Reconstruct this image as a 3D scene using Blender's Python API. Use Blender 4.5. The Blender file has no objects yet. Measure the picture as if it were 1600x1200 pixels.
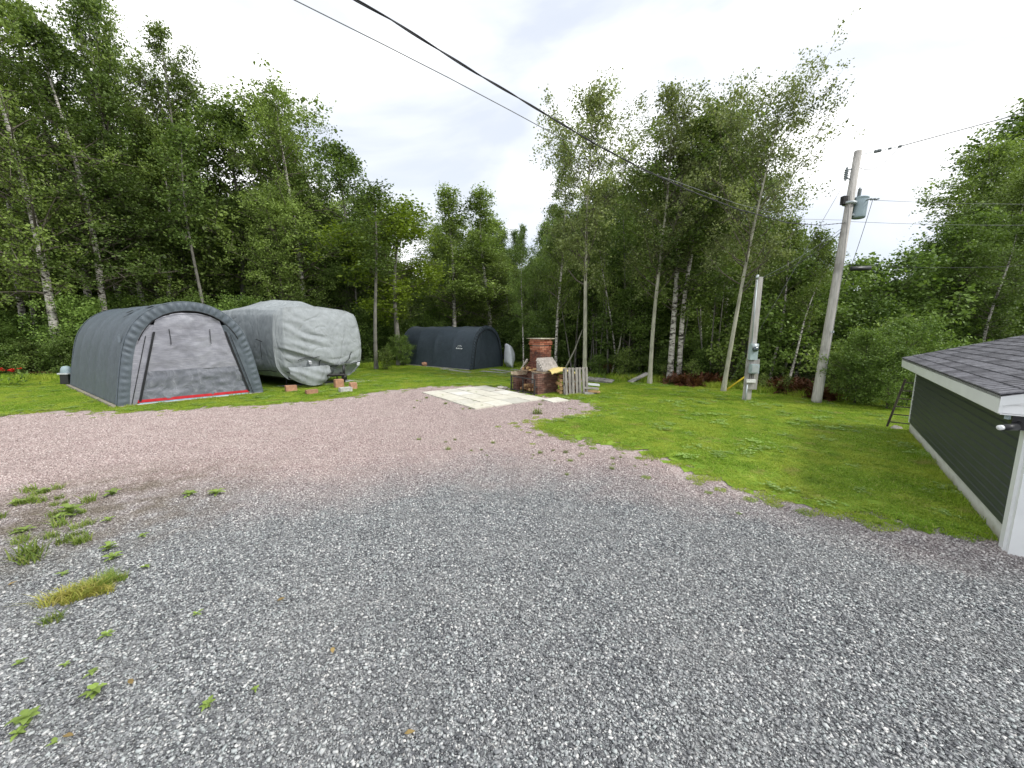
import bpy, bmesh, math, random
import numpy as np
from mathutils import Vector, Matrix
R = math.radians
random.seed(7); rng = np.random.default_rng(7)
scn = bpy.context.scene
COL = scn.collection

# ------------------------------------------------------------------ camera
CAM_H = 2.2
PITCH = math.atan(86 / 600)
cd = bpy.data.cameras.new('camera'); cd.sensor_width = 36; cd.lens = 13.5
cd.clip_start = 0.05; cd.clip_end = 2000
cam = bpy.data.objects.new('camera', cd); COL.objects.link(cam)
cam.location = (0, 0, CAM_H); cam.rotation_euler = (math.pi / 2 - PITCH, 0, 0)
scn.camera = cam
# ------------------------------------------------------------------ sky + sun
SUN_EL, SUN_AZ = R(44), R(116)          # azimuth clockwise from +Y (north): behind and to the right
w = bpy.data.worlds.new('World'); scn.world = w; w.use_nodes = True
nt = w.node_tree; nt.nodes.clear()
def nd(t, ty, **k):
    n = t.nodes.new(ty)
    for a, b in k.items():
        if hasattr(n, a): setattr(n, a, b)
    return n
sky = nd(nt, 'ShaderNodeTexSky'); sky.sky_type = 'NISHITA'; sky.sun_disc = False
sky.sun_elevation = SUN_EL; sky.sun_rotation = SUN_AZ
bg1 = nd(nt, 'ShaderNodeBackground'); bg1.inputs[1].default_value = 0.14
nt.links.new(sky.outputs[0], bg1.inputs[0])
tc = nd(nt, 'ShaderNodeTexCoord')
mp = nd(nt, 'ShaderNodeMapping'); mp.inputs['Scale'].default_value = (1.0, 1.0, 2.6); mp.inputs['Location'].default_value = (3.1, 0.4, 0.7)
nt.links.new(tc.outputs['Generated'], mp.inputs[0])
n1 = nd(nt, 'ShaderNodeTexNoise'); n1.inputs['Scale'].default_value = 2.2; n1.inputs['Detail'].default_value = 6; n1.inputs['Distortion'].default_value = .5; n1.inputs['Roughness'].default_value = .48
nt.links.new(mp.outputs[0], n1.inputs[0])
cr = nd(nt, 'ShaderNodeValToRGB')
cr.color_ramp.elements[0].position = .36; cr.color_ramp.elements[0].color = (.50, .53, .585, 1)
cr.color_ramp.elements[1].position = .60; cr.color_ramp.elements[1].color = (1.0, 1.0, 1.0, 1)
e = cr.color_ramp.elements.new(.48); e.color = (.60, .625, .665, 1)
nt.links.new(n1.outputs[0], cr.inputs[0])
bg2 = nd(nt, 'ShaderNodeBackground'); bg2.inputs[1].default_value = 0.92
nt.links.new(cr.outputs[0], bg2.inputs[0])
mr = nd(nt, 'ShaderNodeMapRange'); mr.inputs[1].default_value = .28; mr.inputs[2].default_value = .5; mr.inputs[3].default_value = .84; mr.inputs[4].default_value = .98
nt.links.new(n1.outputs[0], mr.inputs[0])
mx = nd(nt, 'ShaderNodeMixShader'); nt.links.new(mr.outputs[0], mx.inputs[0])
nt.links.new(bg1.outputs[0], mx.inputs[1]); nt.links.new(bg2.outputs[0], mx.inputs[2])
wo = nd(nt, 'ShaderNodeOutputWorld'); nt.links.new(mx.outputs[0], wo.inputs[0])
sd = bpy.data.lights.new('sun', 'SUN'); sd.energy = 1.5; sd.angle = R(11); sd.color = (1, .97, .92)
sun = bpy.data.objects.new('sun', sd); COL.objects.link(sun)
sv = Vector((math.sin(SUN_AZ) * math.cos(SUN_EL), math.cos(SUN_AZ) * math.cos(SUN_EL), math.sin(SUN_EL)))
sun.rotation_euler = sv.to_track_quat('Z', 'Y').to_euler(); sun.location = (10, -20, 40)
vs = scn.view_settings
scn.display_settings.display_device = 'sRGB'
vs.view_transform = 'Standard'; vs.look = 'None'; vs.exposure = 0.94; vs.gamma = 1; vs.use_curve_mapping = False
scn.cycles.max_bounces = 6; scn.cycles.diffuse_bounces = 4; scn.cycles.transmission_bounces = 3; scn.cycles.transparent_max_bounces = 6
scn.cycles.sample_clamp_indirect = 4

# ------------------------------------------------------------------ survey helpers (pixel of the photo -> place on the ground)
def ray(u, v):
    x = (u - 800) / 600; y = -(v - 600) / 600
    return (x, math.cos(PITCH) + y * math.sin(PITCH), -math.sin(PITCH) + y * math.cos(PITCH))
def G(u, v, z=0.0):
    d = ray(u, v); t = (z - CAM_H) / d[2]; return (d[0] * t, d[1] * t)
def A(u, v, Y):
    d = ray(u, v); t = Y / d[1]; return Vector((d[0] * t, Y, CAM_H + d[2] * t))

# ------------------------------------------------------------------ material helpers
class M:
    def __init__(s, name, rough=.8, spec=.3, metal=0.0):
        s.m = bpy.data.materials.new(name); s.m.use_nodes = True; s.t = s.m.node_tree
        s.b = s.t.nodes['Principled BSDF']; s.o = s.t.nodes['Material Output']
        s.b.inputs['Roughness'].default_value = rough; s.b.inputs['Specular IOR Level'].default_value = spec
        s.b.inputs['Metallic'].default_value = metal
    def n(s, ty, ins=None, **k):
        x = nd(s.t, ty, **k)
        for a, b in (ins or {}).items():
            if hasattr(b, 'is_output'): s.t.links.new(b, x.inputs[a])
            else: x.inputs[a].default_value = b
        return x
    def l(s, a, b): s.t.links.new(a, b)
    def noise(s, scale, detail=4, vec=None, rough=.5, dist=0.0):
        ins = {'Scale': scale, 'Detail': detail, 'Roughness': rough, 'Distortion': dist}
        if vec is not None: ins['Vector'] = vec
        return s.n('ShaderNodeTexNoise', ins).outputs[0]
    def ramp(s, fac, stops, interp='LINEAR'):
        r = s.n('ShaderNodeValToRGB', {'Fac': fac}); c = r.color_ramp; c.interpolation = interp
        while len(c.elements) < len(stops): c.elements.new(.5)
        for e, (p, q) in zip(c.elements, stops):
            e.position = p; e.color = (*q, 1) if len(q) == 3 else q
        return r.outputs[0]
    def mix(s, fac, a, b, mode='MIX'):
        x = s.n('ShaderNodeMix', data_type='RGBA', blend_type=mode)
        for i, q in ((0, fac), (6, a), (7, b)):
            if hasattr(q, 'is_output'): s.l(q, x.inputs[i])
            else: x.inputs[i].default_value = q if i == 0 else ((*q, 1) if len(q) == 3 else q)
        return x.outputs[2]
    def math(s, op, a, b=0.0):
        x = s.n('ShaderNodeMath', {0: a, 1: b}, operation=op); return x.outputs[0]
    def mapr(s, v, a, b, c, d):
        return s.n('ShaderNodeMapRange', {0: v, 1: a, 2: b, 3: c, 4: d}).outputs[0]
    def pos(s): return s.n('ShaderNodeNewGeometry').outputs['Position']
    def island(s): return s.n('ShaderNodeNewGeometry').outputs['Random Per Island']
    def objrand(s): return s.n('ShaderNodeObjectInfo').outputs['Random']
    def objco(s): return s.n('ShaderNodeTexCoord').outputs['Object']
    def scale(s, vec, sc): return s.n('ShaderNodeMapping', {0: vec, 3: sc}).outputs[0]
    def col(s, c):
        if hasattr(c, 'is_output'): s.l(c, s.b.inputs['Base Color'])
        else: s.b.inputs['Base Color'].default_value = (*c, 1)
        return s
    def bump(s, h, strength=.5, dist=.02):
        x = s.n('ShaderNodeBump', {'Strength': strength, 'Distance': dist, 'Height': h}); s.l(x.outputs[0], s.b.inputs['Normal']); return s

MAT = {}
def simple(name, c, rough=.8, spec=.3, var=.25, nscale=8, bump=.0, metal=0.0, per_obj=.0):
    m = M(name, rough, spec, metal)
    co = m.objco(); n = m.noise(nscale, 5, co)
    a = tuple(x * (1 - var) for x in c); b = tuple(min(1, x * (1 + var)) for x in c)
    q = m.ramp(n, [(.3, a), (.7, b)])
    if per_obj:
        f = m.mapr(m.objrand(), 0, 1, 1 - per_obj, 1 + per_obj)
        hsv = m.n('ShaderNodeHueSaturation', {'Value': f, 'Color': q}); q = hsv.outputs[0]
    m.col(q)
    if bump: m.bump(m.noise(nscale * 6, 5, co), bump, .01)
    MAT[name] = m.m; return m.m

def leaf_mat(name, dark, mid, light, trans=.3, objvar=.25, patch=True, rough=.5):
    m = M(name, rough, .25)
    isl = m.island()
    c = m.ramp(isl, [(0, dark), (.5, mid), (1, light)])
    if patch:
        n = m.noise(.55, 2, m.pos())
        c = m.mix(m.mapr(n, .38, .66, 0, .55), c, tuple(x * 1.25 for x in light))
    f = m.mapr(m.objrand(), 0, 1, 1 - objvar, 1 + objvar)
    h = m.n('ShaderNodeHueSaturation', {'Value': f, 'Saturation': 1.0, 'Color': c}).outputs[0]
    m.col(h)
    tr = m.n('ShaderNodeBsdfTranslucent', {'Color': m.mix(1.0, h, (1.15, 1.2, .6), 'MULTIPLY')})
    ms = m.n('ShaderNodeMixShader', {0: trans, 1: m.b.outputs[0], 2: tr.outputs[0]})
    m.l(ms.outputs[0], m.o.inputs[0]); MAT[name] = m.m; return m.m

leaf_mat('leaf_dark', (0.030, 0.052, 0.012), (0.082, 0.135, 0.030), (0.194, 0.278, 0.073))
leaf_mat('leaf_mid', (0.043, 0.067, 0.014), (0.115, 0.169, 0.037), (0.248, 0.333, 0.085))
leaf_mat('leaf_grey', (0.044, 0.059, 0.019), (0.119, 0.152, 0.052), (0.270, 0.317, 0.128))
leaf_mat('leaf_lime', (.14, .21, .02), (.20, .29, .028), (.26, .35, .04))
leaf_mat('leaf_shrub', (0.030, 0.056, 0.012), (0.085, 0.148, 0.029), (0.211, 0.308, 0.073))
leaf_mat('leaf_red', (.085, .032, .018), (.13, .055, .030), (.17, .09, .045), patch=False)
leaf_mat('leaf_weed', (.13, .20, .045), (.20, .29, .06), (.32, .40, .11), patch=False, trans=.2)
leaf_mat('leaf_straw', (.30, .38, .06), (.52, .50, .11), (.58, .50, .16), patch=False, trans=.2)
leaf_mat('tuft_green', (.12, .19, .03), (.18, .26, .05), (.30, .33, .10), patch=False, trans=.3)
leaf_mat('petal_red', (.55, .02, .02), (.7, .03, .03), (.75, .06, .05), patch=False, trans=.2)
leaf_mat('flower_white', (.5, .55, .4), (.6, .62, .5), (.7, .7, .6), patch=False, trans=.2)

def bark_birch():
    m = M('bark_birch', .75, .2); co = m.objco()
    a = m.noise(4.5, 5, m.scale(co, (1.2, 1.2, 3.2)), .55)
    marks = m.ramp(a, [(.40, (.035, .03, .028)), (.47, (.40, .37, .33)), (.6, (.60, .575, .53))])
    lines = m.noise(9, 3, m.scale(co, (.6, .6, 6.0)), .6)
    c = m.mix(m.mapr(lines, .60, .68, 0, .8), marks, (.06, .05, .045))
    z = m.n('ShaderNodeSeparateXYZ', {0: co}).outputs[2]
    low = m.mapr(m.math('ADD', z, m.math('MULTIPLY', a, 1.2)), .5, 1.4, .75, 0)
    c = m.mix(low, c, (.10, .095, .075)); m.col(c); m.bump(a, .5, .02); MAT['bark_birch'] = m.m
def bark_plain(name, c1, c2, streak=(.9, .9, .16)):
    m = M(name, .85, .15); co = m.objco()
    a = m.noise(16, 6, m.scale(co, streak), .6)
    b = m.noise(2.2, 3, co)
    c = m.ramp(a, [(.3, c1), (.7, c2)])
    c = m.mix(m.mapr(b, .5, .7, 0, .5), c, tuple(x * .45 for x in c1)); m.col(c); m.bump(a, .6, .02); MAT[name] = m.m
bark_birch()
bark_plain('bark_aspen', (.27, .265, .20), (.50, .49, .39))
bark_plain('bark_dark', (.05, .042, .034), (.12, .105, .085))
bark_plain('twig_brown', (.10, .085, .065), (.19, .17, .14))
bark_plain('bark_grey', (.13, .125, .105), (.25, .24, .21))
bark_plain('pole_wood', (.32, .305, .28), (.56, .54, .505), (3, 3, .12))
bark_plain('pallet_wood', (.19, .175, .155), (.37, .35, .32), (2, 2, .3))
bark_plain('board_grey', (.26, .25, .235), (.42, .40, .38), (1, 1, .3))
bark_plain('log_bark', (.14, .07, .035), (.30, .17, .09))
simple('split_wood', (.50, .33, .16), .8, .2, .35, 6, .3, per_obj=.25)

# gravel: colour of each stone from its island, the rock kind from where it lies
def gravel_colour(m, isl):
    p = m.pos(); sx = m.n('ShaderNodeSeparateXYZ', {0: p})
    x, y = sx.outputs[0], sx.outputs[1]
    grey = m.ramp(isl, [(0, (.07, .073, .08)), (.25, (.16, .165, .175)), (.50, (.28, .29, .295)), (.66, (.38, .385, .39)), (.80, (.40, .44, .435)), (.92, (.60, .61, .60)), (1, (.74, .72, .69))])
    pink = m.ramp(isl, [(0, (.22, .165, .155)), (.3, (.43, .335, .32)), (.65, (.55, .44, .42)), (.88, (.66, .56, .53)), (1, (.80, .73, .69))])
    # boundary between the old pink stone and the newer grey stone, broken up by noise
    big = m.noise(.45, 5, p, .6)
    small = m.noise(2.6, 4, p, .6)
    # pink grows with distance y; grey tongue in the middle
    edge = m.math('SUBTRACT', y, 5.7)
    ax = m.math('ABSOLUTE', m.math('ADD', x, -.6))
    left = m.n('ShaderNodeMath', {0: m.math('SUBTRACT', m.math('MULTIPLY', x, -1.0), .4), 1: 0.0}, operation='MAXIMUM').outputs[0]
    edge = m.math('ADD', edge, m.math('MULTIPLY', left, .26))
    right = m.n('ShaderNodeMath', {0: m.math('SUBTRACT', x, .6), 1: 0.0}, operation='MAXIMUM').outputs[0]
    edge = m.math('ADD', edge, m.math('MULTIPLY', right, .42))
    edge = m.math('ADD', edge, m.math('MULTIPLY', m.math('SUBTRACT', big, .5), 2.6))
    edge = m.math('ADD', edge, m.math('MULTIPLY', m.math('SUBTRACT', small, .5), 1.2))
    f = m.mapr(edge, -1.1, 1.2, 0, 1)
    c = m.mix(f, grey, pink)
    # dusty fines
    dust = m.mapr(m.noise(1.1, 5, m.scale(p, (1, 1.2, 1)), .6), .42, .72, 0, .42)
    c = m.mix(dust, c, m.mix(f, (.34, .34, .335), (.54, .465, .43)))
    rut = m.noise(.8, 4, m.scale(p, (1.6, .35, 1)), .55)
    c = m.mix(m.mapr(rut, .50, .68, 0, .16), c, m.mix(f, (.17, .175, .18), (.33, .26, .245)))
    # brown soil showing at the far left, around the weeds
    dx = m.n('ShaderNodeVectorMath', {0: p, 1: (-5.2, 4.55, 0)}, operation='DISTANCE').outputs[1]
    soil = m.math('MULTIPLY', m.mapr(dx, .5, 2.1, 1, 0), m.mapr(small, .40, .62, .05, .75))
    c = m.mix(soil, c, (.17, .145, .10))
    return c
m = M('gravel_stone', .75, .3); isl = m.island(); m.col(gravel_colour(m, isl)); m.bump(m.noise(220, 3), .25, .004); MAT['gravel_stone'] = m.m
m = M('gravel_bed', .9, .2)
vo = m.n('ShaderNodeTexVoronoi', {'Vector': m.pos(), 'Scale': 62.0}); sep = m.n('ShaderNodeSeparateColor', {0: vo.outputs['Color']})
cc = gravel_colour(m, sep.outputs[0]); m.col(m.mix(1.0, cc, (.78, .78, .78), 'MULTIPLY')); m.bump(vo.outputs['Distance'], .8, .012); MAT['gravel_bed'] = m.m

m = M('lawn_soil', .95, .1); p = m.pos()
n = m.noise(1.4, 5, p, .6); n2 = m.noise(30, 4, p, .7)
c = m.ramp(n, [(.32, (.14, .25, .03)), (.55, (.23, .34, .045)), (.72, (.36, .34, .11))])
c = m.mix(m.mapr(n2, .45, .75, 0, .4), c, (.09, .11, .03)); m.col(c); m.bump(n2, .5, .02); MAT['lawn_soil'] = m.m
m = M('forest_floor', .95, .1); p = m.pos()
n = m.noise(2.2, 6, p, .65); n2 = m.noise(18, 5, p, .7)
c = m.ramp(n, [(.35, (.035, .045, .016)), (.55, (.06, .07, .024)), (.7, (.085, .062, .035))])
c = m.mix(m.mapr(n2, .45, .7, 0, .7), c, (.028, .026, .015)); m.col(c); m.bump(n2, 1, .08); MAT['forest_floor'] = m.m

m = M('grass_blade', .55, .25); p = m.pos(); isl = m.island()
c = m.ramp(isl, [(0, (.155, .275, .020)), (.45, (.25, .40, .030)), (.85, (.35, .50, .055)), (1, (.50, .48, .16))])
n = m.noise(.9, 5, p, .68); n2 = m.noise(2.6, 4, p, .65)
c = m.mix(m.mapr(n, .44, .62, 0, .80), c, (.46, .53, .075))
c = m.mix(m.mapr(n2, .54, .68, 0, .60), c, (.13, .25, .024))
n3 = m.noise(1.7, 3, m.scale(p, (1, 1, 1)), .6)
c = m.mix(m.mapr(n3, .60, .70, 0, .55), c, (.48, .40, .16))
m.col(c); tr = m.n('ShaderNodeBsdfTranslucent', {'Color': c}); ms = m.n('ShaderNodeMixShader', {0: .45, 1: m.b.outputs[0], 2: tr.outputs[0]}); m.l(ms.outputs[0], m.o.inputs[0]); MAT['grass_blade'] = m.m

# fabrics
def fabric(name, c, rough=.6, weave=180, wr=.25, wscale=3.0, spec=.3):
    m = M(name, rough, spec); co = m.objco()
    n = m.noise(wscale, 5, co, .6, 1.0)
    q = m.ramp(n, [(.3, tuple(x * .86 for x in c)), (.7, tuple(min(1, x * 1.14) for x in c))]); m.col(q)
    m.bump(m.math('ADD', m.math('MULTIPLY', n, 1.0), m.math('MULTIPLY', m.noise(weave, 2, co), .03)), wr, .06); MAT[name] = m.m; return m
fabric('tent_grey', (.100, .122, .142), .55)
fabric('tent_grey_light', (.15, .18, .205), .55)
fabric('tent_blue', (.052, .068, .086), .55)
fabric('tent_blue_front', (.052, .068, .086), .55)
m = fabric('trailer_cover', (.285, .31, .32), .7)
co = m.objco(); a_ = m.noise(.9, 2, m.scale(co, (1.0, 1.0, .5)), .4, 2.2); b_ = m.noise(2.6, 2, m.scale(co, (1.0, 1.0, .30)), .4, 1.4)
rg = m.math('ABSOLUTE', m.math('SUBTRACT', a_, .5)); rg2 = m.math('ABSOLUTE', m.math('SUBTRACT', b_, .5))
m.bump(m.math('SUBTRACT', m.math('MULTIPLY', m.n('ShaderNodeMath', {0: rg, 1: .10}, operation='MINIMUM').outputs[0], 6.0), m.math('MULTIPLY', m.n('ShaderNodeMath', {0: rg2, 1: .08}, operation='MINIMUM').outputs[0], -2.0)), .40, .08)
fabric('white_tarp', (.62, .64, .68), .6)
fabric('yellow_tarp', (.62, .50, .20), .6)
m = M('clear_tarp', .38, .5); co = m.objco()
n = m.noise(1.6, 7, m.scale(co, (1, 1, 1.6)), .7, .4); n2 = m.noise(26, 3, m.scale(co, (.15, .15, 2.4)), .55)
c = m.ramp(n, [(.28, (.17, .175, .205)), (.52, (.235, .24, .275)), (.75, (.32, .33, .37))])
c = m.mix(m.mapr(n2, .5, .72, 0, .40), c, (.46, .46, .51)); m.col(c); m.bump(m.math('ADD', n, m.math('MULTIPLY', n2, .3)), .4, .05); MAT['clear_tarp'] = m.m
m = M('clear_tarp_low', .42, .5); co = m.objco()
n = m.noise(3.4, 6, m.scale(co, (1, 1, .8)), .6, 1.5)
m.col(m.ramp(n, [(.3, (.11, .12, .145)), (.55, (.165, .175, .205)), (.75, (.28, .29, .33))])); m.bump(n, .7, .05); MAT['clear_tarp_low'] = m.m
simple('black_strap', (.015, .016, .018), .6, .3, .2)
simple('black_plastic', (.02, .02, .022), .4, .5, .1)
simple('red_strip', (.50, .025, .035), .5, .3, .15)
simple('blue_strip', (.20, .42, .52), .5, .3, .3)
simple('wood_sill', (.30, .27, .22), .85, .2, .3, 5, .3)
simple('white_paint', (.78, .80, .80), .45, .4, .05, 3)
simple('white_vinyl', (.80, .81, .81), .4, .4, .03, 3)
m = M('concrete', .9, .2); co = m.objco(); nn = m.noise(4, 6, co, .6); z = m.n('ShaderNodeSeparateXYZ', {0: co}).outputs[2]
c = m.ramp(nn, [(.3, (.56, .56, .53)), (.7, (.72, .72, .69))]); dirt = m.mapr(m.math('ADD', z, m.math('MULTIPLY', m.math('SUBTRACT', nn, .5), -.22)), .02, .13, .75, 0)
c = m.mix(dirt, c, (.22, .21, .14)); m.col(c); m.bump(m.noise(30, 5, co), .35, .01); MAT['concrete'] = m.m
m = M('slab', .9, .2); co = m.objco(); c = m.ramp(m.objrand(), [(0, (.50, .49, .44)), (.35, (.62, .60, .52)), (.7, (.62, .595, .50)), (1, (.70, .69, .64))]); c = m.mix(m.mapr(m.noise(3.5, 6, co, .65), .45, .72, 0, .55), c, (.40, .38, .31)); m.col(c); m.bump(m.noise(60, 4, co), .4, .01); MAT['slab'] = m.m
simple('shingle', (.145, .145, .158), .92, .2, .45, 26, .8, per_obj=.28)
simple('brick_block', (.40, .22, .14), .9, .2, .25, 8, .4, per_obj=.2)
simple('grey_block', (.42, .41, .39), .9, .2, .25, 8, .4, per_obj=.2)
simple('rust', (.10, .05, .035), .85, .3, .5, 12, .4)
simple('iron', (.035, .033, .033), .7, .4, .4, 12, .3)
simple('galv', (.42, .46, .47), .45, .5, .12, 5, .0, .3)
simple('box_grey', (.34, .42, .43), .5, .4, .1, 5)
simple('tank_blue', (.33, .415, .45), .45, .4, .12, 4)
simple('porcelain', (.22, .25, .26), .3, .5, .1)
simple('glass_dark', (.05, .07, .08), .1, .8, .1)
simple('yellow_guard', (.62, .47, .03), .5, .4, .12)
simple('wire_dark', (.03, .03, .032), .6, .3, .1)
simple('wire_grey', (.16, .17, .17), .5, .4, .1)
simple('cap_stone', (.50, .46, .37), .9, .2, .2, 7, .4)
simple('mortar', (.34, .31, .28), .95, .1, .3, 12, .6)
simple('stone_pale', (.46, .43, .38), .9, .2, .25, 9, .5, per_obj=.2)
simple('lid_blue', (.30, .38, .42), .5, .4, .15, 4)
simple('lens_white', (.82, .84, .84), .3, .4, .03, 3)
simple('notice', (.72, .72, .70), .6, .3, .15, 30)
m = M('siding_green', .5, .35); co = m.objco()
n = m.noise(40, 3, m.scale(co, (.12, 1, 1)), .6); n2 = m.noise(2.0, 3, co)
c = m.ramp(n, [(.3, (.048, .058, .055)), (.7, (.064, .074, .070))]); m.col(c); m.bump(n, .15, .004); MAT['siding_green'] = m.m
# bricks: red at the top of the stack, sooted below
m = M('chimney_brick', .92, .15); isl = m.island(); p = m.objco(); z = m.n('ShaderNodeSeparateXYZ', {0: p}).outputs[2]
c = m.ramp(isl, [(0, (.19, .065, .040)), (.5, (.30, .105, .062)), (1, (.40, .19, .12))])
nn = m.noise(4, 5, p, .6)
soot = m.math('MULTIPLY', m.mapr(m.math('ADD', z, m.math('MULTIPLY', nn, .35)), 1.55, 1.72, 1, 0), m.mapr(nn, .3, .6, .95, .45))
c = m.mix(soot, c, (.055, .035, .032)); m.col(c); m.bump(m.noise(60, 4, p), .6, .01); MAT['chimney_brick'] = m.m
m = M('base_brick', .92, .15); isl = m.island(); p = m.objco()
c = m.ramp(isl, [(0, (.13, .065, .050)), (.5, (.20, .105, .080)), (1, (.28, .17, .13))]); c = m.mix(m.mapr(m.noise(5, 5, p, .6), .45, .7, 0, .6), c, (.10, .085, .075)); m.col(c); m.bump(m.noise(60, 4, p), .6, .01); MAT['base_brick'] = m.m
m = M('cream_brick', .92, .15); isl = m.island(); c = m.ramp(isl, [(0, (.40, .29, .20)), (1, (.62, .52, .38))]); m.col(c); m.bump(m.noise(60, 4), .5, .01); MAT['cream_brick'] = m.m

# ------------------------------------------------------------------ mesh helpers
class MB:
    def __init__(s): s.v = []; s.f = []; s.mi = []; s.sm = False
    def add(s, vs, fs, mi=0):
        o = len(s.v); s.v += [tuple(x) for x in vs]; s.f += [tuple(i + o for i in f) for f in fs]; s.mi += [mi] * len(fs); return s
    def box(s, c, d, rot=None, mi=0, jit=0, taper=1.0):
        hx, hy, hz = d[0] / 2, d[1] / 2, d[2] / 2
        vs = []
        for z in (-hz, hz):
            k = taper if z > 0 else 1
            for x, y in ((-hx, -hy), (hx, -hy), (hx, hy), (-hx, hy)):
                q = Vector((x * k + random.uniform(-jit, jit), y * k + random.uniform(-jit, jit), z + random.uniform(-jit, jit)))
                if rot is not None: q = rot @ q
                vs.append(q + Vector(c))
        s.add(vs, [(3, 2, 1, 0), (4, 5, 6, 7), (0, 1, 5, 4), (1, 2, 6, 5), (2, 3, 7, 6), (3, 0, 4, 7)], mi); return s
    def tube(s, pts, rs, n=8, cap=True, mi=0):
        pts = [Vector(p) for p in pts]
        if not hasattr(rs, '__len__'): rs = [rs] * len(pts)
        rings = []; up = None
        for i, p in enumerate(pts):
            d = (pts[min(i + 1, len(pts) - 1)] - pts[max(i - 1, 0)]).normalized()
            if up is None: up = Vector((1, 0, 0)) if abs(d.x) < .9 else Vector((0, 1, 0))
            a = (up - d * up.dot(d)).normalized(); b = d.cross(a); up = a
            rings.append([p + (a * math.cos(2 * math.pi * k / n) + b * math.sin(2 * math.pi * k / n)) * rs[i] for k in range(n)])
        vs = [q for r in rings for q in r]; fs = []
        for i in range(len(pts) - 1):
            for k in range(n):
                k2 = (k + 1) % n; fs.append((i * n + k, i * n + k2, (i + 1) * n + k2, (i + 1) * n + k))
        if cap: fs.append(tuple(range(n - 1, -1, -1))); fs.append(tuple((len(pts) - 1) * n + k for k in range(n)))
        s.add(vs, fs, mi); return s
    def grid(s, P, mi=0, closed=False):
        a, b = len(P), len(P[0]); vs = [q for r in P for q in r]; fs = []
        for i in range(a - 1):
            for j in range(b - 1 + (1 if closed else 0)):
                j2 = (j + 1) % b; fs.append((i * b + j, i * b + j2, (i + 1) * b + j2, (i + 1) * b + j))
        s.add(vs, fs, mi); return s
    def rock(s, c, d, seed, mi=0):
        r = random.Random(seed); vs = []
        t = (1 + 5 ** .5) / 2
        ico = [(-1, t, 0), (1, t, 0), (-1, -t, 0), (1, -t, 0), (0, -1, t), (0, 1, t), (0, -1, -t), (0, 1, -t), (t, 0, -1), (t, 0, 1), (-t, 0, -1), (-t, 0, 1)]
        fs = [(0, 11, 5), (0, 5, 1), (0, 1, 7), (0, 7, 10), (0, 10, 11), (1, 5, 9), (5, 11, 4), (11, 10, 2), (10, 7, 6), (7, 1, 8), (3, 9, 4), (3, 4, 2), (3, 2, 6), (3, 6, 8), (3, 8, 9), (4, 9, 5), (2, 4, 11), (6, 2, 10), (8, 6, 7), (9, 8, 1)]
        for q in ico:
            k = r.uniform(.75, 1.1) / 1.9; vs.append((c[0] + q[0] * k * d[0] / 2, c[1] + q[1] * k * d[1] / 2, c[2] + q[2] * k * d[2] / 2))
        s.add(vs, fs, mi); return s
    def mesh(s, name, mats, smooth=False):
        me = bpy.data.meshes.new(name); me.from_pydata(s.v, [], s.f)
        for q in (mats if isinstance(mats, (list, tuple)) else [mats]): me.materials.append(MAT[q])
        if len(set(s.mi)) > 1: me.polygons.foreach_set('material_index', s.mi)
        if smooth: me.polygons.foreach_set('use_smooth', [True] * len(me.polygons))
        me.update(); return me
    def build(s, name, mats, parent=None, smooth=False, loc=None, rz=0):
        return link(name, s.mesh(name, mats, smooth), parent, loc, rz)
def link(name, data, parent=None, loc=None, rz=0):
    o = bpy.data.objects.new(name, data); COL.objects.link(o)
    if parent is not None: o.parent = parent
    if loc is not None: o.location = loc
    if rz: o.rotation_euler = (0, 0, rz)
    return o
def tag(o, label, cat, group=None):
    o['label'] = label; o['category'] = cat
    if group: o['group'] = group
    return o
def thing(name, label, cat, loc=(0, 0, 0), rz=0, group=None):
    o = link(name, None, None, loc, rz); o.empty_display_size = .2; return tag(o, label, cat, group)
def structure(o): o['kind'] = 'structure'; return o
def np_mesh(name, V, F, mat, smooth=False):
    me = bpy.data.meshes.new(name); n = len(F); k = F.shape[1]
    me.vertices.add(len(V)); me.vertices.foreach_set('co', V.astype(np.float32).ravel())
    me.loops.add(n * k); me.loops.foreach_set('vertex_index', F.astype(np.int32).ravel())
    me.polygons.add(n); me.polygons.foreach_set('loop_start', np.arange(0, n * k, k, dtype=np.int32))
    me.polygons.foreach_set('loop_total', np.full(n, k, dtype=np.int32))
    if smooth: me.polygons.foreach_set('use_smooth', np.ones(n, dtype=bool))
    me.update(calc_edges=True); me.materials.append(MAT[mat]); return me
def inside(poly, X, Y):
    r = np.zeros(len(X), bool); n = len(poly)
    for i in range(n):
        x1, y1 = poly[i]; x2, y2 = poly[(i + 1) % n]
        c = ((y1 > Y) != (y2 > Y)) & (X < (x2 - x1) * (Y - y1) / ((y2 - y1) or 1e-9) + x1); r ^= c
    return r

# ------------------------------------------------------------------ ground
b = MB(); S = 900
ring = [0, 12, 30, 60, 120, 300, S]
b.add([(-S, -S, -.012), (S, -S, -.012), (S, S, -.012), (-S, S, -.012)], [(0, 1, 2, 3)])
structure(b.build('ground', 'forest_floor'))

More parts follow.
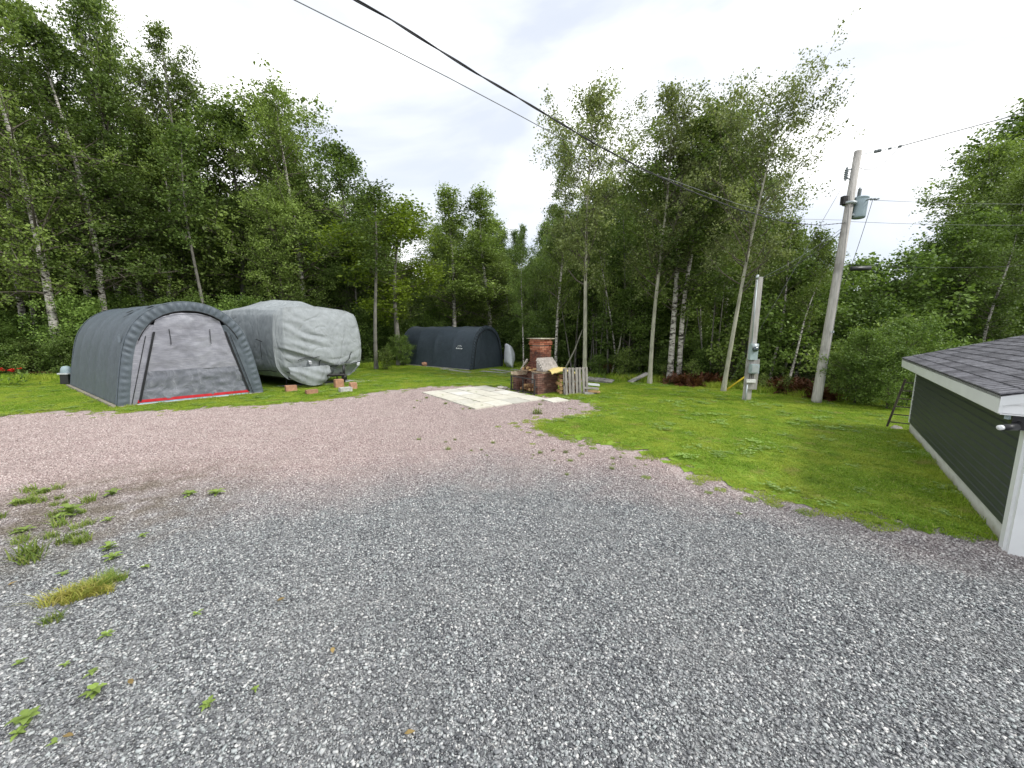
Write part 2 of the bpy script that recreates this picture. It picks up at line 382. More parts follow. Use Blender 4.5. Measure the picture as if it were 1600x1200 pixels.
# edge between gravel and grass, surveyed from left to right (pixels of the photograph)
edge_px = [(-60, 655), (0, 651), (70, 645), (140, 643), (200, 646), (300, 640), (420, 634), (470, 630), (520, 624), (580, 615), (620, 610), (680, 605), (735, 603), (768, 605),
           (790, 610), (846, 620), (900, 627), (932, 639), (900, 646), (850, 655), (826, 663), (832, 674), (880, 688), (950, 702), (1005, 716), (1050, 735), (1120, 762), (1180, 782), (1250, 796), (1330, 818), (1400, 830), (1480, 845), (1560, 857)]
edge = [G(*p) for p in edge_px]
def rough_line(pts, step=.25, amp=.07, seed=3):
    r = random.Random(seed); out = []
    for (x1, y1), (x2, y2) in zip(pts, pts[1:]):
        L = math.hypot(x2 - x1, y2 - y1); n = max(1, int(L / step))
        for i in range(n):
            t = i / n; out.append((x1 + (x2 - x1) * t + r.gauss(0, amp), y1 + (y2 - y1) * t + r.gauss(0, amp)))
    out.append(pts[-1]); return out
edge = rough_line(edge, .30, .06)
far_edge = [(5.5, 3.7), (9.3, 8.3), (12.5, 8.2), (13.5, 9.4), (11.2, 11.3), (9.4, 12.7), (8.2, 14.3), (6.6, 15.8), (4.6, 16.6), (3.2, 17.5), (2.0, 19.5), (0.8, 22.0), (-1, 24.5), (-7.0, 25.0), (-9.0, 21.5), (-10.5, 20.5), (-17, 17.6), (-21, 16.4), (-26, 15.6), (-34, 15)]
far_edge = rough_line(far_edge, .5, .12, 5)
lawn_poly = edge + far_edge
def flat_poly(name, poly, z, mat, skirt=None):
    bm = bmesh.new(); vs = [bm.verts.new((x, y, z)) for x, y in poly]; f = bm.faces.new(vs)
    if f.normal.z < 0: f.normal_flip()
    bmesh.ops.triangulate(bm, faces=[f], ngon_method='EAR_CLIP')
    me = bpy.data.meshes.new(name); bm.to_mesh(me); bm.free(); me.materials.append(MAT[mat])
    return link(name, me)
drive_poly = [(-40, -6), (30, -6), (30, 3.2), (9.5, 3.3), (5.6, 3.5)] + [(x, y) for x, y in reversed(edge)] + [(-40, 13)]
bed_poly = [(-40, -6), (30, -6), (30, 3.4), (7, 3.6), (7.6, 9), (5.5, 13.2), (0, 16.5), (-8, 15.5), (-17, 14.2), (-28, 14.6), (-40, 14.6)]
structure(flat_poly('gravel_driveway', bed_poly, 0.0, 'gravel_bed'))

def seg_dist(X, Y, line):
    D = np.full(len(X), 1e9)
    for (x1, y1), (x2, y2) in zip(line, line[1:]):
        dx, dy = x2 - x1, y2 - y1; L2 = dx * dx + dy * dy + 1e-9
        t = np.clip(((X - x1) * dx + (Y - y1) * dy) / L2, 0, 1); D = np.minimum(D, np.hypot(X - x1 - t * dx, Y - y1 - t * dy))
    return D
cs = .10; nx_, ny_ = 480, 225; ox_, oy_ = -34.0, 3.0
ii, jj = np.meshgrid(np.arange(nx_), np.arange(ny_), indexing='ij')
cx_ = ox_ + (ii + .5) * cs; cy_ = oy_ + (jj + .5) * cs
ce_ = seg_dist(cx_.ravel(), cy_.ravel(), edge); msk = (inside(lawn_poly, cx_.ravel(), cy_.ravel()) & (ce_ > .16 + .34 * rng.uniform(0, 1, ce_.size) ** 2)).reshape(nx_, ny_)
vi, vj = np.meshgrid(np.arange(nx_ + 1), np.arange(ny_ + 1), indexing='ij')
VX = ox_ + vi * cs; VY = oy_ + vj * cs
ins_v = inside(lawn_poly, VX.ravel(), VY.ravel())
dd_ = seg_dist(VX.ravel(), VY.ravel(), edge)
near_v = dd_ < .6
VZ = np.where(dd_ < .10, .004, np.where(dd_ < .5, .004 + .016 * (dd_ - .1) / .4, .020)) 
VZ = np.where(ins_v, VZ, .004)
ids = vi * (ny_ + 1) + vj
q = np.stack([ids[:-1, :-1], ids[1:, :-1], ids[1:, 1:], ids[:-1, 1:]], 2)[msk]
used = np.unique(q); remap = np.full(ids.size, -1); remap[used] = np.arange(len(used))
jx = rng.normal(0, .018, ids.size); jy = rng.normal(0, .018, ids.size)
V = np.stack([VX.ravel() + jx, VY.ravel() + jy, VZ], 1)[used]
structure(link('lawn', np_mesh('lawn', V, remap[q], 'lawn_soil', True)))

# ---- geometry-node scatter: one object, instances of small patches on surveyed points
TEMPL = {}
def scatter(name, pts, rot, scl, meshes, label, cat='ground cover'):
    colx = bpy.data.collections.new(name + '_patches')
    for i, me in enumerate(meshes):
        o = bpy.data.objects.new('%s_patch_%d' % (name, i), me); colx.objects.link(o)
    me = bpy.data.meshes.new(name); me.from_pydata([tuple(p) for p in pts], [], [])
    for nm, arr, ty in (('rz', rot, 'FLOAT'), ('sc', scl, 'FLOAT')):
        a = me.attributes.new(nm, ty, 'POINT'); a.data.foreach_set('value', np.asarray(arr, dtype=np.float32))
    a = me.attributes.new('pick', 'INT', 'POINT'); a.data.foreach_set('value', rng.integers(0, len(meshes), len(pts)).astype(np.int32))
    for q in {m_.name: m_ for mm in meshes for m_ in mm.materials}.values(): me.materials.append(q)
    o = link(name, me); o['kind'] = 'stuff'; o['label'] = label; o['category'] = cat
    g = bpy.data.node_groups.new(name + '_scatter', 'GeometryNodeTree')
    g.interface.new_socket('Geometry', in_out='INPUT', socket_type='NodeSocketGeometry')
    g.interface.new_socket('Geometry', in_out='OUTPUT', socket_type='NodeSocketGeometry')
    gi = g.nodes.new('NodeGroupInput'); go = g.nodes.new('NodeGroupOutput')
    ci = g.nodes.new('GeometryNodeCollectionInfo'); ci.inputs[0].default_value = colx; ci.inputs['Separate Children'].default_value = True; ci.inputs['Reset Children'].default_value = True
    ip = g.nodes.new('GeometryNodeInstanceOnPoints'); ip.inputs['Pick Instance'].default_value = True
    def att(nm, ty):
        n_ = g.nodes.new('GeometryNodeInputNamedAttribute'); n_.data_type = ty; n_.inputs[0].default_value = nm; return n_.outputs[0]
    cx = g.nodes.new('ShaderNodeCombineXYZ'); g.links.new(att('rz', 'FLOAT'), cx.inputs[2])
    er = g.nodes.new('FunctionNodeEulerToRotation'); g.links.new(cx.outputs[0], er.inputs[0]); g.links.new(er.outputs[0], ip.inputs['Rotation'])
    g.links.new(att('sc', 'FLOAT'), ip.inputs['Scale']); g.links.new(att('pick', 'INT'), ip.inputs['Instance Index'])
    g.links.new(gi.outputs[0], ip.inputs['Points']); g.links.new(ci.outputs[0], ip.inputs['Instance']); g.links.new(ip.outputs[0], go.inputs[0])
    md = o.modifiers.new('scatter', 'NODES'); md.node_group = g
    return o

CUBE = np.array([(-1, -1, -1), (1, -1, -1), (1, 1, -1), (-1, 1, -1), (-1, -1, 1), (1, -1, 1), (1, 1, 1), (-1, 1, 1)], float)
CF = np.array([(3, 2, 1, 0), (4, 5, 6, 7), (0, 1, 5, 4), (1, 2, 6, 5), (2, 3, 7, 6), (3, 0, 4, 7)])
def stones(n, size, sx, sy, zj, seed):
    r = np.random.default_rng(seed)
    P = np.stack([r.uniform(-sx / 2, sx / 2, n), r.uniform(-sy / 2, sy / 2, n), r.uniform(-.2, 1, n) * zj], 1)
    sz = size * np.exp(r.normal(0, .26, n)) * .5
    dims = np.stack([sz, sz * r.uniform(.42, .85, n), sz * r.uniform(.3, .7, n)], 1)
    V = CUBE[None] * r.uniform(.35, 1.2, (n, 8, 3)) * dims[:, None, :]
    a = r.uniform(0, 2 * np.pi, n); t = r.normal(0, .35, n); ca, sa, ct, st = np.cos(a), np.sin(a), np.cos(t), np.sin(t)
    x, y, z = V[..., 0], V[..., 1], V[..., 2]
    y, z = y * ct[:, None] - z * st[:, None], y * st[:, None] + z * ct[:, None]
    x, y = x * ca[:, None] - y * sa[:, None], x * sa[:, None] + y * ca[:, None]
    V = np.stack([x, y, z], 2) + P[:, None, :]
    F = (CF[None] + (np.arange(n) * 8)[:, None, None]).reshape(-1, 4)
    return V.reshape(-1, 3), F
tiles = []
for i in range(5):
    V1, F1 = stones(1700, .0105, .50, .50, .008, 20 + i); V2, F2 = stones(650, .0175, .50, .50, .011, 120 + i)
    tiles.append(np_mesh('gravel_patch', np.concatenate([V1, V2]), np.concatenate([F1, F2 + len(V1)]), 'gravel_stone'))
gx, gy = np.meshgrid(np.arange(-22, 9, .5), np.arange(.6, 15, .5)); gx = gx.ravel() + .25; gy = gy.ravel()
k = inside(drive_poly, gx, gy) & (np.abs(gx) < 1.6 * gy + 2.2); gx, gy = gx[k], gy[k]
n = len(gx)
scatter('gravel', np.stack([gx, gy, np.full(n, .001)], 1), rng.integers(0, 4, n) * math.pi / 2, np.ones(n), tiles, 'loose crushed stone covering the driveway', 'gravel')

def blades(n, h, wdt, rad, lean, seed, mat='grass_blade', square=True):
    r = np.random.default_rng(seed)
    if square: P = np.stack([r.uniform(-rad, rad, n), r.uniform(-rad, rad, n), np.zeros(n)], 1)
    else:
        q = rad * np.sqrt(r.uniform(0, 1, n)); a0 = r.uniform(0, 2 * np.pi, n); P = np.stack([q * np.cos(a0), q * np.sin(a0), np.zeros(n)], 1)
    a = r.uniform(0, 2 * np.pi, n); H = h * r.uniform(.5, 1.2, n); L = lean * H * r.uniform(.2, 1.3, n)
    d = np.stack([np.cos(a), np.sin(a), np.zeros(n)], 1); s = np.stack([-np.sin(a), np.cos(a), np.zeros(n)], 1) * (wdt * r.uniform(.6, 1.2, n))[:, None]
    up = np.array([0, 0, 1.0])
    m1 = P + d * (L * .35)[:, None] + up * (H * .6)[:, None]; t = P + d * L[:, None] + up * H[:, None]
    V = np.stack([P - s * .5, P + s * .5, m1 + s * .45, t, m1 - s * .45], 1).reshape(-1, 3)
    i = np.arange(n) * 5
    F4 = np.stack([i, i + 1, i + 2, i + 4], 1); F3 = np.stack([i + 4, i + 2, i + 3, i + 3], 1)
    me = bpy.data.meshes.new('grass_patch')
    faces = [tuple(x) for x in F4] + [tuple(x[:3]) for x in F3]
    me.from_pydata(V.tolist(), [], faces); me.materials.append(MAT[mat]); return me
gt = [blades(400, .027, .0080, .17, 1.9, 50 + i) for i in range(5)]
gx, gy = np.meshgrid(np.arange(-27, 13, .23), np.arange(3.4, 25, .23)); gx = gx.ravel() + rng.normal(0, .05, gx.size); gy = gy.ravel() + rng.normal(0, .05, gy.size)
e_all = seg_dist(gx, gy, edge); in_l = inside(lawn_poly, gx, gy)
k = (in_l | ((e_all < .7) & inside(drive_poly, gx, gy) & (rng.uniform(0, 1, gx.size) < .55 * np.exp(-e_all / .28)))) & (np.abs(gx) < 1.45 * gy + 1.5)
gx, gy, in_l = gx[k], gy[k], in_l[k]; ed = seg_dist(gx, gy, edge) * in_l
keep = (rng.uniform(0, 1, len(gx)) < np.clip(.45 + ed * 1.8, 0, 1)) | ~in_l
# no grass under the tents, trailer mat, fireplace, slabs
def clear(poly):
    global keep
    keep &= ~inside(poly, gx, gy)
TENT1 = [(-11.1, 10.64), (-8.72, 13.05), (-14.6, 17.1), (-17.0, 14.6)]
clear(TENT1); clear([(-8.9, 14.2), (-6.5, 16.2), (-12.5, 19.6), (-14.6, 17.2)])
clear([(.9, 12.6), (1.9, 13.4), (.7, 14.9), (-.3, 14.2)])
gx, gy, ed, in_l = gx[keep], gy[keep], ed[keep], in_l[keep]; n = len(gx)
scatter('grass', np.stack([gx, gy, np.full(n, .012)], 1), rng.uniform(0, 6.28, n), rng.uniform(.75, 1.15, n) * np.clip(.7 + ed * .5, .7, 1.15) * np.where(in_l, 1, rng.uniform(.3, .8, n)), gt, 'short bright green mown grass of the lawn', 'grass')
# clover and broad-leaved plants mixed into the turf
def clover(seed):
    r_ = random.Random(seed); b = MB()
    for i in range(26):
        a = r_.uniform(0, 6.28); q = Vector((r_.gauss(0, .07), r_.gauss(0, .07), r_.uniform(.022, .045))); L = r_.uniform(.018, .034)
        for k in range(3):
            d = Vector((math.cos(a + k * 2.1), math.sin(a + k * 2.1), .15)) * L; t_v = Vector((-d.y, d.x, 0)) * .5
            b.add([q, q + d * .6 + t_v, q + d, q + d * .6 - t_v], [(0, 1, 2, 3)])
    return b.mesh('clover_patch', 'leaf_clover')
leaf_mat('leaf_clover', (.16, .28, .05), (.26, .40, .09), (.42, .54, .20), patch=False, trans=.3)
sel = rng.uniform(0, 1, n) < .20 * (1 / (1 + np.exp(-6 * np.sin(gx * 1.7 + np.sin(gy * 1.3) * 2) * np.cos(gy * 1.9)))) + .03
cp_ = np.stack([gx, gy, np.full(n, .004)], 1)[sel & in_l]; nc_ = len(cp_)
scatter('clover', cp_ + rng.normal(0, .06, cp_.shape) * np.array([1, 1, 0]), rng.uniform(0, 6.28, nc_), rng.uniform(.7, 1.5, nc_), [clover(i) for i in range(4)], 'clover and small broad leaves mixed into the lawn', 'clover')
# longer rough growth where lawn meets wood
rt = [blades(160, .22, .014, .28, .6, 70 + i) for i in range(3)]
P = []
for (x1, y1), (x2, y2) in zip(far_edge, far_edge[1:]):
    if x1 > 4.5 and y1 < 9.3: continue
    for k_ in range(7):
        t = random.random(); P.append((x1 + (x2 - x1) * t + random.gauss(0, .45), y1 + (y2 - y1) * t + random.gauss(.15, .45), -.005))
foot = [((GN.x - .06 * .779 + .627 * q_, GN.y + .06 * .627 + .779 * q_)) for q_ in np.arange(.3, 6.0, .28)] if 'GN' in globals() else []
foot += [(5.0 - .09 + .627 * q_, 3.57 + .07 + .779 * q_) for q_ in np.arange(.25, 5.9, .22)]
foot += [(-11.12 + .02 - .825 * q_, 10.60 - .10 + .565 * q_) for q_ in np.arange(0, 7.2, .25)] + [(-11.0 + .7 * q_, 10.48 + .714 * q_) for q_ in np.arange(0, 3.6, .3)]
for (u_, v_, k_n) in ((1275, 630, 7), (1166, 628, 6), (895, 620, 7), (860, 619, 5), (912, 620, 4), (470, 616, 5), (500, 618, 5), (560, 611, 4), (540, 616, 3), (600, 583, 5), (640, 577, 5), (700, 580, 4)):
    fx_, fy_ = G(u_, v_); foot += [(fx_ + random.gauss(0, .16), fy_ + random.gauss(0, .10)) for _ in range(k_n)]
foot_n = len(foot); P += [(a_, b_, .0) for a_, b_ in foot]
n = len(P); scatter('rough_grass', P, rng.uniform(0, 6.28, n), np.concatenate([rng.uniform(.5, 1.3, n - foot_n), rng.uniform(.22, .5, foot_n)]), rt, 'longer rough grass along the foot of the wood', 'grass')

# ------------------------------------------------------------------ garage at the right
GN = Vector((4.95, 3.57, 0)); GL = 5.77
g_ang = math.atan2(.779, .627)                      # local +x along the side wall (away), local -y = into the building
gar = thing('garage', 'low dark green clapboard garage with white trim and grey shingled roof at the right edge', 'garage', GN, g_ang)
# local frame: x along wall, y = left of x (outwards, towards the lawn), building at y<0
FH = .22; WT = 1.42; BD = 5.4
MB().box((GL / 2, -.10, FH / 2 - .05), (GL, .2, FH + .1)).build('foundation', 'concrete', gar)
MB().box((GL / 2, -.20, (FH + WT) / 2 + .0), (GL - .1, .2, WT - FH)).build('wall_core', 'siding_green', gar)
MB().box((GL - .1, -BD / 2, WT / 2), (.12, BD - .4, WT)).build('rear_wall', 'siding_green', gar)
nb = 12; ex = (WT - FH) / nb
bd = MB()
Lb = GL - .16
vsb = []
for x in (0, Lb): vsb += [(x, -.10, 0), (x, .022, 0), (x, .026, ex * .80), (x, .002, ex + .004), (x, -.10, ex)]
bd.add(vsb, [(0, 1, 2, 3, 4), (9, 8, 7, 6, 5), (0, 5, 6, 1), (1, 6, 7, 2), (2, 7, 8, 3), (3, 8, 9, 4), (4, 9, 5, 0)])
bme = bd.mesh('siding_board', 'siding_green')
for i in range(nb): link('siding_board', bme, gar, (.08, 0, FH + i * ex))
MB().box((.035, -.02, WT / 2 - .005), (.11, .104, WT + .01)).build('corner_trim', 'white_paint', gar)
MB().box((GL - .045, -.02, (FH + WT) / 2), (.085, .10, WT - FH)).build('corner_trim', 'white_paint', gar)
# front wall (faces the drive): wide white jamb then door
MB().box((-.028, -.16, .69), (.11, .34, 1.40)).build('door_jamb', 'white_paint', gar)
MB().box((.06, -.48, .70), (.06, .30, 1.40)).build('front_wall', 'white_vinyl', gar)
dr = MB()
for i in range(4): dr.box((.05, -1.9, .2 + i * .33), (.05, 2.6, .32))
dr.build('garage_door', 'white_vinyl', gar)
MB().box((.08, -4.3, .70), (.06, 2.1, 1.40)).build('front_wall', 'white_vinyl', gar)
# roof
OV = .24; PR = .12; RS = .315; RW = BD / 2 + OV      # side overhang, gable overhang, slope, half span
ez = 1.60
def rz_(y): return ez + (OV - y) * RS
rf = thing('roof', '', '') ; del rf['label']; del rf['category']; rf.parent = gar
x0, x1 = -PR, GL + PR
t_ = .035
b = MB(); b.add([(x0, OV, ez - t_), (x1, OV, ez - t_), (x1, OV - RW, rz_(OV - RW) - t_), (x0, OV - RW, rz_(OV - RW) - t_), (x0, OV - 2 * RW, ez - t_), (x1, OV - 2 * RW, ez - t_),
             (x0, OV, ez - t_ - .03), (x1, OV, ez - t_ - .03), (x1, OV - RW, rz_(OV - RW) - t_ - .03), (x0, OV - RW, rz_(OV - RW) - t_ - .03), (x0, OV - 2 * RW, ez - t_ - .03), (x1, OV - 2 * RW, ez - t_ - .03)],
            [(0, 1, 2, 3), (3, 2, 5, 4), (6, 9, 8, 7), (9, 10, 11, 8), (0, 6, 7, 1), (0, 3, 9, 6), (3, 4, 10, 9), (1, 7, 8, 2), (2, 8, 11, 5), (4, 5, 11, 10)])
b.build('roof_deck', 'shingle', rf)
ncrs = 19; sl = math.atan(RS); ce = RW / math.cos(sl) / ncrs; nt_ = 15; tw = (x1 - x0 + .04) / nt_
Rm = Matrix.Rotation(-sl, 3, 'X')
sh_meshes = []
for kx in range(4):
    s_ = MB(); r_ = random.Random(kx); wv = tw - .005
    n_t = 3; xx = 0
    vs_ = []; 
    # one laminated tab strip: a body plus three raised dragon teeth
    s_.box((wv / 2, -ce * .52, .006), (wv, ce * 1.04, .010))
    for q in range(n_t):
        w_ = wv / n_t * r_.uniform(.45, .85); s_.box((wv * (q + .5) / n_t, -ce * .5, .0125 + .0003 * q), (w_, ce * .985, .006))
    sh_meshes.append(s_.mesh('shingle', 'shingle'))
for c_ in range(ncrs):
    for q in range(nt_):
        xx = x0 - .02 + q * tw + (0 if c_ % 2 else 0)
        o = link('shingle', sh_meshes[(c_ * 7 + q * 3) % 4], rf)
        d = c_ * ce
        o.location = (xx, OV + .012 - d * math.cos(sl), ez - t_ + .012 + d * math.sin(sl)); o.rotation_euler = (-sl + .055, 0, 0)
b = MB(); b.box(((x0 + x1) / 2, OV - .012, ez - t_ - .085), (x1 - x0, .024, .168)); b.build('fascia', 'white_paint', gar)
b = MB(); b.box(((x0 + x1) / 2, OV - .135, ez - t_ - .175), (x1 - x0 - .01, .245, .012)); b.build('soffit', 'white_vinyl', gar)
# boxed gable face with lap lines
for xg, nm in ((x0, 'near'), (x1, 'far')):
    b = MB(); rows = 12; rh = (RW * RS + .13) / rows
    for i in range(rows):
        za = ez - t_ - .035 - .13 + i * rh; zb = za + rh
        ya = max(0, (za - (ez - t_ - .035)) / RS); yb = max(0, (zb - (ez - t_ - .035)) / RS)
        yl, yl2 = OV - ya, OV - 2 * RW + ya
        if yl - yl2 < .05: break
        xo = .0 if nm == 'near' else .0; sg = 1 if nm == 'near' else -1
        b.add([(xg + sg * .004, yl - .004, za), (xg + sg * .004, yl2, za), (xg + sg * .016, OV - 2 * RW + yb, zb), (xg + sg * .016, OV - yb - .004, zb), (xg + sg * .10, yl - .004, za), (xg + sg * .10, yl2, za)], [(0, 1, 2, 3) if nm == 'far' else (3, 2, 1, 0), (0, 4, 5, 1)])
    b.build('gable_siding', 'white_vinyl', gar)
    b = MB(); ga = [(xg - .004, OV, ez - t_ - .008), (xg - .004, OV - RW, rz_(OV - RW) - t_ - .008), (xg - .004, OV - RW, rz_(OV - RW) - t_ - .10), (xg - .004, OV, ez - t_ - .10)]
    gb = [(x + (.03), y, z) for x, y, z in ga]
    b.add(ga + gb, [(0, 1, 2, 3), (7, 6, 5, 4), (0, 4, 5, 1), (1, 5, 6, 2), (2, 6, 7, 3), (3, 7, 4, 0)]); b.build('rake_board', 'white_paint', gar)
# floodlight on the front corner
fl = thing('floodlight', 'small black wall floodlight with white lens on the front corner of the green garage', 'light', A(1588, 655, 3.62))
def FL(u, v, Y): return A(u, v, Y) - fl.location
MB().box(FL(1594, 655, 3.60), (.10, .12, .20), Matrix.Rotation(g_ang, 3, 'Z')).build('mounting_box', 'black_plastic', fl)
MB().box(FL(1575, 648, 3.62), (.03, .03, .085)).build('bracket', 'box_grey', fl)
MB().tube([FL(1592, 660, 3.58), FL(1588, 668, 3.52), FL(1582, 668, 3.5)], .018, 8).build('arm', 'black_plastic', fl, True)
MB().tube([FL(1588, 667, 3.5), FL(1566, 668, 3.5)], [.034, .028], 10).build('lamp_head', 'black_plastic', fl, True)
MB().tube([FL(1566.2, 668, 3.5), FL(1561, 668.2, 3.5)], .024, 10).build('lens', 'lens_white', fl, True)

# old leaning ladder frame at the far corner
lad = thing('leaning_rack', 'old dark wooden rack leaning against the far corner of the green garage', 'rack', (GN.x + .627 * (GL + .12), GN.y + .779 * (GL + .12), 0), g_ang)
for y_ in (.33, -.05):
    MB().tube([(0.05, y_, .0), (.0, y_ - .18, 1.12)], .022, 5).build('rail', 'bark_dark', lad)
for i in range(6):
    z_ = .15 + i * .18; yo = -.18 * z_ / 1.12
    MB().box((.03 - .05 * z_, .14 + yo, z_), (.02, .40, .022)).build('rung', 'bark_dark', lad)
o = MB().rock((0, 0, .04), (.26, .16, .12), 5).build('stone', 'stone_pale', None, False, (8.48, 8.25, 0)); tag(o, 'pale flat stone on the grass at the far foot of the green garage', 'stone')

# ------------------------------------------------------------------ arched shelters
def arch_profile(n, W, H, lean=.80):
    """half-width profile: leaning legs and a round top, from left foot to right foot"""
    P = []
    ctrl = [(-1, 0), (-.955, .18), (-.905, .36), (-.855, .52), (-.79, .66), (-.69, .78), (-.54, .885), (-.36, .955), (-.18, .99), (0, 1)]
    ctrl = ctrl + [(-x, z) for x, z in reversed(ctrl[:-1])]
    d = [0]
    for a_, c_ in zip(ctrl, ctrl[1:]): d.append(d[-1] + math.hypot((c_[0] - a_[0]) * W / 2, (c_[1] - a_[1]) * H))
    for i in range(n):
        t = d[-1] * i / (n - 1); j = max(k for k in range(len(d)) if d[k] <= t + 1e-9); j = min(j, len(d) - 2)
        f = (t - d[j]) / (d[j + 1] - d[j]); x = ctrl[j][0] + (ctrl[j + 1][0] - ctrl[j][0]) * f; z = ctrl[j][1] + (ctrl[j + 1][1] - ctrl[j][1]) * f
        P.append((x * W / 2, z * H))
    for _ in range(2):
        P = [P[0]] + [((P[i - 1][0] + 2 * P[i][0] + P[i + 1][0]) / 4, (P[i - 1][1] + 2 * P[i][1] + P[i + 1][1]) / 4) for i in range(1, n - 1)] + [P[-1]]
    return P
def nz(x, y=0.0, z=0.0):
    from mathutils import noise
    return noise.noise(Vector((x, y, z)))

def shelter(name, label, o, fdir, ldir, W, H, L, matside, matband, ribs, seed):
    """o: left front foot; fdir along the front (left to right), ldir towards the back"""
    t = thing(name, label, 'shelter', (o[0], o[1], 0))
    f = Vector((fdir[0], fdir[1], 0)).normalized(); l = Vector((ldir[0], ldir[1], 0)).normalized()
    def W3(a, d, z): return f * a + l * d + Vector((0, 0, z))
    t['_f'] = 0; del t['_f']
    N = 64; prof = arch_profile(N, W, H)
    nl = 70; rows = []
    for i in range(nl + 1):
        d = L * i / nl; row = []
        rp = (d / L * ribs) % 1.0; sag = -.030 * math.sin(math.pi * rp) ** .7
        for j, (x, z) in enumerate(prof):
            s = j / (N - 1)
            nxn = Vector((x / (W / 2), z / H - .25)).normalized()
            k = sag * min(1, 2.5 * math.sin(math.pi * s))
            k += .018 * nz(d * .8, s * 5, seed) + .006 * nz(d * 1.7 + s * 4, s * 3, seed + 3)
            k += .010 * math.exp(-((rp if rp < .5 else 1 - rp) * 22) ** 2)
            zz = max(.0, z + nxn.y * k)
            row.append(W3(W / 2 + x + nxn.x * k, d, zz))
        rows.append(row)
    b = MB(); b.grid(rows); b.build('side_fabric', matside, t, True)
    for i in (0, ribs):            # seam welts over each frame rib
        d = min(L - .01, max(.012, L * i / ribs)); pts = []
        for j in range(0, N, 1):
            x, z = prof[j]; nxn = Vector((x / (W / 2), z / H - .25)).normalized(); pts.append(W3(W / 2 + x + nxn.x * .016, d, max(.01, z + nxn.y * .016)))
        b = MB(); b.tube(pts, .012 if i else .020, 5); b.build('seam', matband, t, True)
    # gathered band round the front
    b = MB(); rows = []; bw = .24 * W / 3.4; ns = 260
    prof2 = arch_profile(ns, W, H)
    for k_ in range(7):
        q = k_ / 6; row = []
        for j, (x, z) in enumerate(prof2):
            s = j / (ns - 1)
            sc = 1 - bw * q / (W / 2); sx = x * sc; sz = z * (1 - bw * q / H) if z > .02 else z
            ruf = .024 * math.sin(s * 250 + 2.2 * nz(s * 14, 0, seed)) * math.sin(math.pi * min(1, q * 1.15)) * (1 if .2 < s < .8 else .5) + .012 * nz(s * 40, q * 2, seed)
            row.append(W3(W / 2 + sx, -.02 - .02 * math.sin(q * math.pi) + ruf, max(.0, sz)))
        rows.append(row)
    b.grid(rows); b.build('front_band', matband, t, True)
    return t, W3, prof, bw

# near grey shelter ---------------------------------------------------------
W1, H1, L1 = 3.55, 3.0, 7.1
tent, W3, prof, bw = shelter('arched_shelter', 'large grey arched fabric shelter with pale see-through tarp door and red hem, at left', (-11.12, 10.60), (.70, .714), (-.825, .565), W1, H1, L1, 'tent_grey', 'tent_grey', 5, 2.0)
def inner_x(z, side, inset):
    """half width of the arch at height z, minus an inset"""
    best = None
    for (xa, za), (xb, zb) in zip(prof, prof[1:]):
        if side < 0 and xb > 0: break
        lo, hi = min(za, zb), max(za, zb)
        if lo <= z <= hi: return abs(xa + (xb - xa) * ((z - za) / ((zb - za) or 1e-6))) - inset
    return 0
def arch_z(x, drop):
    bz = 0
    for (xa, za), (xb, zb) in zip(prof, prof[1:]):
        if xa <= x <= xb: bz = max(bz, za + (zb - za) * (x - xa) / ((xb - xa) or 1e-6))
    return bz - drop
# back drop panel (end skin just behind the door, dark) and the tarp
def panel(zlo, zhi, depth, xfun, nz_, nx_, wr, seed, top=None):
    rows = []
    for i in range(nz_ + 1):
        z = zlo + (zhi - zlo) * i / nz_; h = xfun(z); row = []
        for j in range(nx_ + 1):
            x = -h + 2 * h * j / nx_
            zz = z if top is None else min(z, top(x))
            k = wr * (nz(x * 2.0 + z * .7, z * 3.2, seed) + .6 * nz(x * 6 + 1.2 * z, z * 9, seed + 5))
            row.append(W3(W1 / 2 + x, depth + k, zz))
        rows.append(row)
    return rows
dr_x = lambda z: 1.36 - .245 * z               # door edge leans in
SPL = .98
b = MB(); b.grid(panel(SPL, 2.68, -.035, dr_x, 30, 40, .03, 4, top=lambda x: arch_z(x * 1.14, 0) * (1 - .30 / 3.0))); b.build('door_tarp', 'clear_tarp', tent, True)
b = MB(); b.grid(panel(.14, SPL, -.040, dr_x, 18, 40, .04, 8)); b.build('lower_door_tarp', 'clear_tarp_low', tent, True)
b = MB(); b.grid(panel(.085, .17, -.060, lambda z: dr_x(z) + .02, 2, 20, .015, 12)); b.build('red_hem', 'red_strip', tent, True)
b = MB(); b.grid(panel(.04, .085, -.075, lambda z: dr_x(z) - .02, 1, 20, .01, 14)); b.build('blue_hem', 'blue_strip', tent, True)
b = MB(); b.grid(panel(.005, .06, -.09, lambda z: dr_x(z) + .05, 1, 20, .02, 15)); b.build('ground_tarp', 'white_tarp', tent, True)
